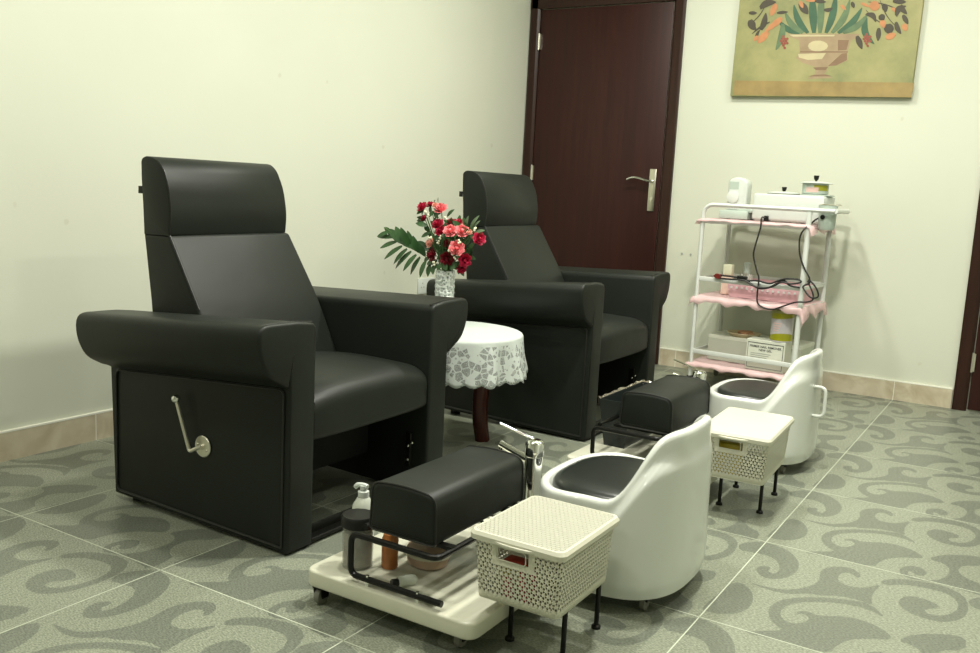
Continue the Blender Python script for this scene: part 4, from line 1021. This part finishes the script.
def liner(z, hang, label, ruffle, x0=-.004, x1=WT+.004):
    """thin pink sheet lying on a shelf, its edges hanging ragged over the sides"""
    bm = bmesh.new(); nx, ny = 46, 20; G = {}
    hx = .03
    for i in range(nx+1):
        for j in range(ny+1):
            u_ = -hx+(WT+2*hx)*i/nx; v_ = -.028+(DT+.03)*j/ny
            x, y = u_, v_; zz_ = z+.0135+.0015*sin(u_*60)*cos(v_*50)
            if j == 0 or v_ < -.019: pass
            near = max(0, .0-v_)/.028; left = max(0, -.015-u_)/(hx-.015); right = max(0, u_-(WT+.015))/(hx-.015)
            k = max(near, 0)
            zz_ -= hang*k*(.8+.18*sin(u_*37+1)+.10*sin(u_*81))
            if left > 0: zz_ -= ruffle*left*(.8+.15*sin(v_*40)); x = -.018-.010*left+.004*sin(v_*60)
            if right > 0: zz_ -= ruffle*1.4*right*(.8+.25*sin(v_*33+2)); x = WT+.018+.012*right+.006*sin(v_*50)
            if k > 0: y = -.0175-.006*k+.003*sin(u_*50)
            G[i, j] = bm.verts.new((x, y, zz_))
    for i in range(nx):
        for j in range(ny): bm.faces.new((G[i, j], G[i+1, j], G[i+1, j+1], G[i, j+1]))
    o = finish(bm, 'pink_liner', PINKF, smooth=80); o.location = tuple(TO); o.rotation_euler = (0, 0, TA)
    m_ = o.modifiers.new('film', 'SOLIDIFY'); m_.thickness = .0006
    return tag(o, label, 'plastic sheet', 'pink plastic shelf liners')
liner(.88, .016, 'pink plastic sheet hanging ragged from the top trolley shelf', .035)
liner(.478, .045, 'pink plastic sheet bunched over the middle trolley shelf', .05)
liner(.12, .030, 'pink plastic sheet on the bottom trolley shelf under the boxes', .02)
SZ = .8955                                                   # top of the liner on the top shelf
# double wax heater
w = thing('wax_heater', 'white double wax heater box on the top trolley shelf', 'wax heater', tl(.400, .20, SZ), TA)
bm = bmesh.new(); box(bm, -.18, .18, -.10, .10, .004, .140, .012, 3); finish(bm, 'housing', WHITEP, w)
for x in (-.18, .18):
    for y in (-.08, .08): bm = bmesh.new(); cyl(bm, (x, y, 0), (x, y, .006), .012); finish(bm, 'foot', BLACKP, w)
bm = bmesh.new(); lathe(bm, [(0, .156), (.050, .154), (.078, .149), (.081, .145), (.078, .1435), (0, .1435)], 36, c=(-.055, 0, 0)); ld = finish(bm, 'lid', WHITEP, w)
bm = bmesh.new(); lathe(bm, [(0, .150), (.006, .150), (.006, .156), (.010, .160), (.013, .176), (.012, .178), (0, .178)], 16, c=(-.055, 0, 0)); finish(bm, 'knob', BLACKP, ld)
bm = bmesh.new(); lathe(bm, [(.066, .1402), (.0815, .1402), (.0815, .1432), (.066, .1432), (.066, .1402)], 36, c=(-.055, 0, 0)); finish(bm, 'lid_gap_ring', RUBBER, w)  # grey ring that colours in the dark gap line under the lid
bm = bmesh.new(); lathe(bm, [(.055, .140), (.084, .1405), (.084, .145), (.066, .147), (.062, .146), (.055, .141)], 36, c=(.115, 0, 0)); finish(bm, 'well_ring', PALEG, w)
wp = thing('wax_pot', 'white wax pot with yellow label raised on the right of the heater', 'pot', tl(.505, .19, SZ+.1475), TA)
bm = bmesh.new(); lathe(bm, [(0, 0), (.060, 0), (.064, .003), (.064, .052), (.060, .054), (0, .054)], 32); finish(bm, 'pot_body', PALEG, wp)
bm = bmesh.new()
def band(bm, r, z0, z1, a0, a1, n=14, mi=0):
    A = [bm.verts.new((r*cos(a0+(a1-a0)*i/n), r*sin(a0+(a1-a0)*i/n), z0)) for i in range(n+1)]; B = [bm.verts.new((r*cos(a0+(a1-a0)*i/n), r*sin(a0+(a1-a0)*i/n), z1)) for i in range(n+1)]
    for i in range(n): bm.faces.new((A[i], A[i+1], B[i+1], B[i])).material_index = mi
band(bm, .0645, .018, .046, radians(-80), radians(-8)); band(bm, .0648, .010, .034, radians(-115), radians(-60), mi=1); finish(bm, 'label', [TINY, TINP], wp)
bm = bmesh.new(); lathe(bm, [(0, .066), (.050, .063), (.080, .058), (.084, .055), (.080, .0535), (0, .0535)], 36); ld = finish(bm, 'lid', WHITEP, wp)
for v in ld.data.vertices: v.co = Matrix.Translation((.004, 0, 0))@v.co
bm = bmesh.new(); lathe(bm, [(0, .065), (.006, .065), (.006, .071), (.011, .075), (.0135, .092), (.012, .094), (0, .094)], 16); finish(bm, 'knob', BLACKP, ld)
wc = thing('wax_melter', 'small round white wax melter hanging off the right end of trolley', 'wax melter', tl(.612, .068, .872), TA)
bm = bmesh.new(); lathe(bm, [(0, 0), (.034, 0), (.040, .010), (.043, .085), (.045, .118), (.042, .120), (.038, .112), (.036, .060), (0, .058)], 32); finish(bm, 'cup_body', PALEG, wc)
bm = bmesh.new(); lathe(bm, [(0, .126), (.030, .125), (.044, .122), (.046, .1205), (0, .1202)], 32); finish(bm, 'lid', STEEL, wc)
bm = bmesh.new(); box(bm, .035, .062, -.006, .006, .119, .126, .002, 1); finish(bm, 'handle', STEEL, wc)
bm = bmesh.new(); lathe(bm, [(0, 0), (.011, 0), (.011, .008), (0, .009)], 16, M=Matrix.Translation((-.01, -.041, .062))@Matrix.Rotation(pi/2, 4, 'X')); finish(bm, 'dial', BLACKP, wc)
# facial steamer: small white rounded device on a base plate
fs = thing('mini_fan', 'small white rounded device standing at the left of the top shelf', 'device', tl(.105, .19, SZ), TA)
bm = bmesh.new(); box(bm, -.075, .085, -.06, .06, 0, .045, .008, 2); box(bm, .02, .105, -.05, .05, .036, .058, .008, 2); finish(bm, 'base', PALEG, fs)
bm = bmesh.new(); prism(bm, rounded([(-.045, .04), (.062, .04), (.062, .205), (.0, .222), (-.045, .205)], [.01, .01, .03, .03, .03], 5), -.038, .038, 'xz', .012, 3); hd = finish(bm, 'head', WHITEP, fs)
bm = bmesh.new(); lathe(bm, [(.030, 0), (.033, .002), (.033, .005), (.022, .008), (0, .010)], 28, M=Matrix.Translation((-.012, -.039, .115))@Matrix.Rotation(pi/2, 4, 'X')); finish(bm, 'dial', WHITEM, hd)
bm = bmesh.new(); box(bm, -.036, .016, -.0388, -.036, .155, .195, .001, 1); finish(bm, 'panel', PALEG, hd)

# middle shelf: pink tray, cosmetics bottles
MZ = .4935
t = thing('pink_tray', 'pink slotted plastic tray on the middle trolley shelf', 'tray', tl(.33, .19, MZ), TA)
bm = bmesh.new(); obox(bm, -.19, .19, -.135, .135, 0, .085, .003, .012)
finish(bm, 'tray_body', PINKB, t, smooth=0)
bm = bmesh.new()
for k in range(13): box(bm, -.165+k*.0275-.005, -.165+k*.0275+.005, -.1358, -.1325, .045, .056)
o = finish(bm, 'slots', WHITEM, t)
t = thing('lotion_bottle', 'pale pink square lotion bottle, left on the middle trolley shelf', 'bottle', tl(.105, .15, MZ), TA)
bm = bmesh.new(); box(bm, -.028, .028, -.02, .02, 0, .105, .006, 2); finish(bm, 'bottle_body', PINKC, t)
bm = bmesh.new(); box(bm, -.024, .026, -.018, .018, .105, .162, .006, 2); finish(bm, 'cap', CREAMF, t)
t = thing('clear_bottle', 'clear bottle with grey cap behind the pale pink lotion bottle', 'bottle', tl(.168, .26, MZ), TA)
bm = bmesh.new(); box(bm, -.030, .030, -.02, .02, 0, .11, .006, 2); finish(bm, 'bottle_body', CLEAR, t)
bm = bmesh.new(); lathe(bm, [(0, .11), (.015, .11), (.018, .112), (.018, .168), (.015, .172), (0, .172)], 20); finish(bm, 'cap', PALEG, t)
# cords
def cordz(name, pts, label, r=.0042):
    t = thing(name, label, 'cord', tl(*pts[0]), 0); O_ = Vector(tl(*pts[0])); bm = bmesh.new()
    tube(bm, [p-O_ for p in smoothline([tl(*p) for p in pts], 7)], r, 8); finish(bm, 'cable', CORD, t); return t, O_
c1, O1 = cordz('power_cord', [(.305, .055, .915), (.318, -.022, .912), (.318, -.028, .86), (.30, -.028, .77), (.297, -.028, .72), (.32, -.03, .65), (.335, -.03, .61), (.335, -.03, .54), (.34, -.03, .49), (.37, -.03, .468), (.42, -.03, .464), (.47, -.03, .485), (.53, -.034, .512), (.585, -.034, .52), (.612, -.032, .535), (.608, -.03, .565), (.588, -.026, .60), (.575, -.022, .622)],
        'thin black cord hanging in a loop from the top trolley shelf')
bm = bmesh.new(); box(bm, -.014, .010, .035, .075, -.022, .008, .004, 2); finish(bm, 'connector', BLACKP, c1)
c2, O2 = cordz('power_cord', [(.60, .13, .935), (.572, .05, .925), (.556, .005, .90), (.535, -.024, .872), (.520, -.026, .84), (.518, -.026, .80), (.528, -.026, .74), (.555, -.026, .68), (.582, -.026, .64), (.585, -.026, .612), (.565, -.026, .600), (.56, -.03, .585), (.60, -.034, .545), (.635, -.034, .55), (.63, -.034, .58), (.605, -.032, .612), (.58, -.03, .628)],
        'black cord running down beside the right post of trolley')
cordz('power_cord', [(.105, -.008, .604), (.16, -.02, .606), (.22, -.022, .604), (.28, -.024, .594), (.33, -.026, .598), (.39, -.026, .590), (.43, -.028, .607), (.47, -.028, .622), (.53, -.028, .624), (.545, -.03, .612), (.50, -.03, .600), (.45, -.03, .603), (.41, -.03, .578), (.36, -.03, .565), (.31, -.03, .572), (.26, -.03, .594), (.19, -.03, .592), (.13, -.02, .590)],
      'tangle of black cord lying along the middle trolley rail', .0045)
cordz('power_cord', [(.24, -.010, .612), (.29, -.015, .580), (.335, -.018, .560), (.38, -.02, .566), (.42, -.02, .590), (.46, -.02, .612), (.49, -.02, .590), (.54, -.02, .585)],
      'short black cord sagging in the middle of the trolley rail tangle', .0045)
pg = thing('mains_plug', 'black mains plug with upright pins on the middle trolley rail', 'plug', tl(.245, -.018, .604), TA)
bm = bmesh.new(); box(bm, -.026, .026, -.012, .012, -.008, .010, .005, 2); finish(bm, 'plug_body', BLACKP, pg)
for x, y, h in ((-.010, 0, .034), (.010, -.007, .026), (.016, .007, .026)):
    bm = bmesh.new(); box(bm, x-.003, x+.003, y-.002, y+.002, .008, h); finish(bm, 'pin', STEEL, pg)
cc = thing('nail_clip', 'dark red plastic clip at the left end of the black cord tangle', 'clip', tl(.112, -.016, .600), TA)
bm = bmesh.new(); prism(bm, rounded([(-.020, 0), (-.006, .014), (.018, .012), (.018, -.014), (-.006, -.012)], .003, 2), -.008, .008, 'xz', .002, 1); finish(bm, 'clip_body', REDP, cc)

# bottom shelf: long box, printed box, tin, plate
BZ = .1355
t = thing('long_carton', 'long pale grey carton along the bottom trolley shelf', 'box', tl(.285, .235, BZ), TA)
bm = bmesh.new(); box(bm, -.25, .25, -.105, .125, 0, .135, .002, 1); finish(bm, 'carton', CARDG, t)
bm = bmesh.new(); box(bm, -.251, .251, -.106, .126, .118, .1365, .001, 1); finish(bm, 'carton_lid', CARD, t)
t = thing('printed_box', 'white printed box with black heading at front of the bottom shelf', 'box', tl(.385, .075, BZ), TA)
bm = bmesh.new(); box(bm, -.100, .100, -.05, .05, 0, .158, .002, 1); pb = finish(bm, 'carton', CARD, t)
bm = bmesh.new(); yv = -.0508
for (x0, x1, z0, z1) in ((-.092, .092, .140, .143), (-.092, .092, .012, .014), (-.092, -.0905, .012, .143), (.0895, .092, .012, .143)): box(bm, x0, x1, yv-.0004, yv+.0004, z0, z1)
RXM = Matrix.Rotation(pi/2, 4, 'X')
text_mesh('PRIMER NAIL REMOVER', .0158, bm, Matrix.Translation((0, yv-.0004, .118))@RXM); text_mesh('NEW GEL', .0158, bm, Matrix.Translation((0, yv-.0004, .101))@RXM); finish(bm, 'black_print', PRINT, t, smooth=0)
bm = bmesh.new()
for k in range(4): box(bm, -.075, .03-.01*k, yv-.0003, yv+.0003, .086-k*.010, .089-k*.010)
finish(bm, 'grey_print', PRINTG, t, smooth=0)
t = thing('wax_tin', 'yellow and grey tin standing on the printed box', 'tin', tl(.442, .078, BZ+.1585), TA)
bm = bmesh.new(); lathe(bm, [(0, 0), (.054, 0), (.056, .002), (.056, .004), (.055, .006), (.055, .152), (.056, .154), (0, .154)], 40); finish(bm, 'tin_body', TINL, t)
bm = bmesh.new(); nb = 48
for (zf0, zf1) in ((lambda a: .007, lambda a: .030+.016*sin(a*1.0+2.6)), (lambda a: .122+.006*sin(a+1), lambda a: .147)):
    A = [bm.verts.new((.0554*cos(2*pi*i/nb), .0554*sin(2*pi*i/nb), zf0(2*pi*i/nb))) for i in range(nb)]; B = [bm.verts.new((.0554*cos(2*pi*i/nb), .0554*sin(2*pi*i/nb), zf1(2*pi*i/nb))) for i in range(nb)]
    for i in range(nb): bm.faces.new((A[i], A[(i+1) % nb], B[(i+1) % nb], B[i]))
finish(bm, 'label', TINY, t)
bm = bmesh.new()
for k in range(4): band(bm, .0557, .092-k*.012, .098-k*.012, radians(-120), radians(-75-5*k), 6)
finish(bm, 'label_print', TINP, t)
bm = bmesh.new(); lathe(bm, [(.0575, .147), (.0580, .148), (.0580, .160), (.055, .162), (.052, .159), (0, .159)], 40); finish(bm, 'lid', OLIVE, t)
t = thing('snack_plate', 'straw-coloured oval dish of orange-brown pieces on the long grey carton', 'dish', tl(.205, .20, BZ+.137), TA)
bm = bmesh.new(); lathe(bm, [(0, 0), (.07, 0), (.088, .018), (.092, .020), (.090, .023), (.070, .006), (0, .006)], 36, sx=1, sy=.85); finish(bm, 'dish_body', PLATE, t)
bm = bmesh.new()
for k in range(14): a = random.uniform(0, 6.28); r_ = random.uniform(0, .045); ball(bm, (r_*cos(a), r_*sin(a)*.8, .016+random.uniform(0, .008)), .018, sc=(1, .8, .45), seg=8)
o = finish(bm, 'pieces', BREAD, t); o['kind'] = 'stuff'

# ------------------------------------------------------------------ ceiling downlights (the room's lamps)
LAMP = emit_mat('lamp_diffuser', (1.0, .97, .84), 6)
LC = (1.0, .985, .875)
spots = [(1.35, -1.35, 33), (2.5, -1.15, 14), (2.2, -2.55, 66), (1.5, -3.3, 27), (1.4, -4.6, 23), (3.6, -1.4, 14), (3.6, -3.2, 16), (.95, -6.2, 14), (2.6, -6.4, 8)]
names = ['in the row by the left wall, nearest the door', 'nearest the painting', 'above the middle of the room', 'above the near armchair', 'above the near basket', 'by the right wall, far end', 'by the right wall, middle', 'by the left wall, behind the camera', 'behind the camera, centre']
for (x, y, p), nm in zip(spots, names):
    t = thing('ceiling_downlight', 'round white ceiling downlight '+nm, 'ceiling light', (x, y, RZ), 0, 'round ceiling downlights')
    bm = bmesh.new(); lathe(bm, [(.085, -.001), (.110, -.001), (.110, -.008), (.100, -.014), (.085, -.012), (.085, -.001)], 36); finish(bm, 'trim_ring', WHITEM, t)
    bm = bmesh.new(); lathe(bm, [(0, -.006), (.086, -.006), (.086, -.003), (0, -.003)], 36); finish(bm, 'diffuser', LAMP, t)
    ld = bpy.data.lights.new('downlight_lamp', 'AREA'); ld.shape = 'DISK'; ld.size = .20; ld.energy = p; ld.color = LC
    lo = bpy.data.objects.new('downlight_lamp', ld); C.objects.link(lo); lo.parent = t; lo.location = (0, 0, -.02)

# ------------------------------------------------------------------ camera, world, view
w_ = bpy.data.worlds.new('world'); S.world = w_; w_.use_nodes = True
w_.node_tree.nodes['Background'].inputs[0].default_value = (1, .98, .9, 1); w_.node_tree.nodes['Background'].inputs[1].default_value = .2
cd = bpy.data.cameras.new('camera'); cd.sensor_width = 36; cd.lens = FOC/980*36; cd.clip_start = .05
co = bpy.data.objects.new('camera', cd); C.objects.link(co)
co.matrix_world = Matrix(((CR.x, CU.x, -CF.x, CAM.x), (CR.y, CU.y, -CF.y, CAM.y), (CR.z, CU.z, -CF.z, CAM.z), (0, 0, 0, 1)))
S.camera = co
S.view_settings.view_transform = 'Standard'; S.view_settings.look = 'None'; S.view_settings.gamma = 1; S.view_settings.exposure = 0.04
S.view_settings.use_curve_mapping = False
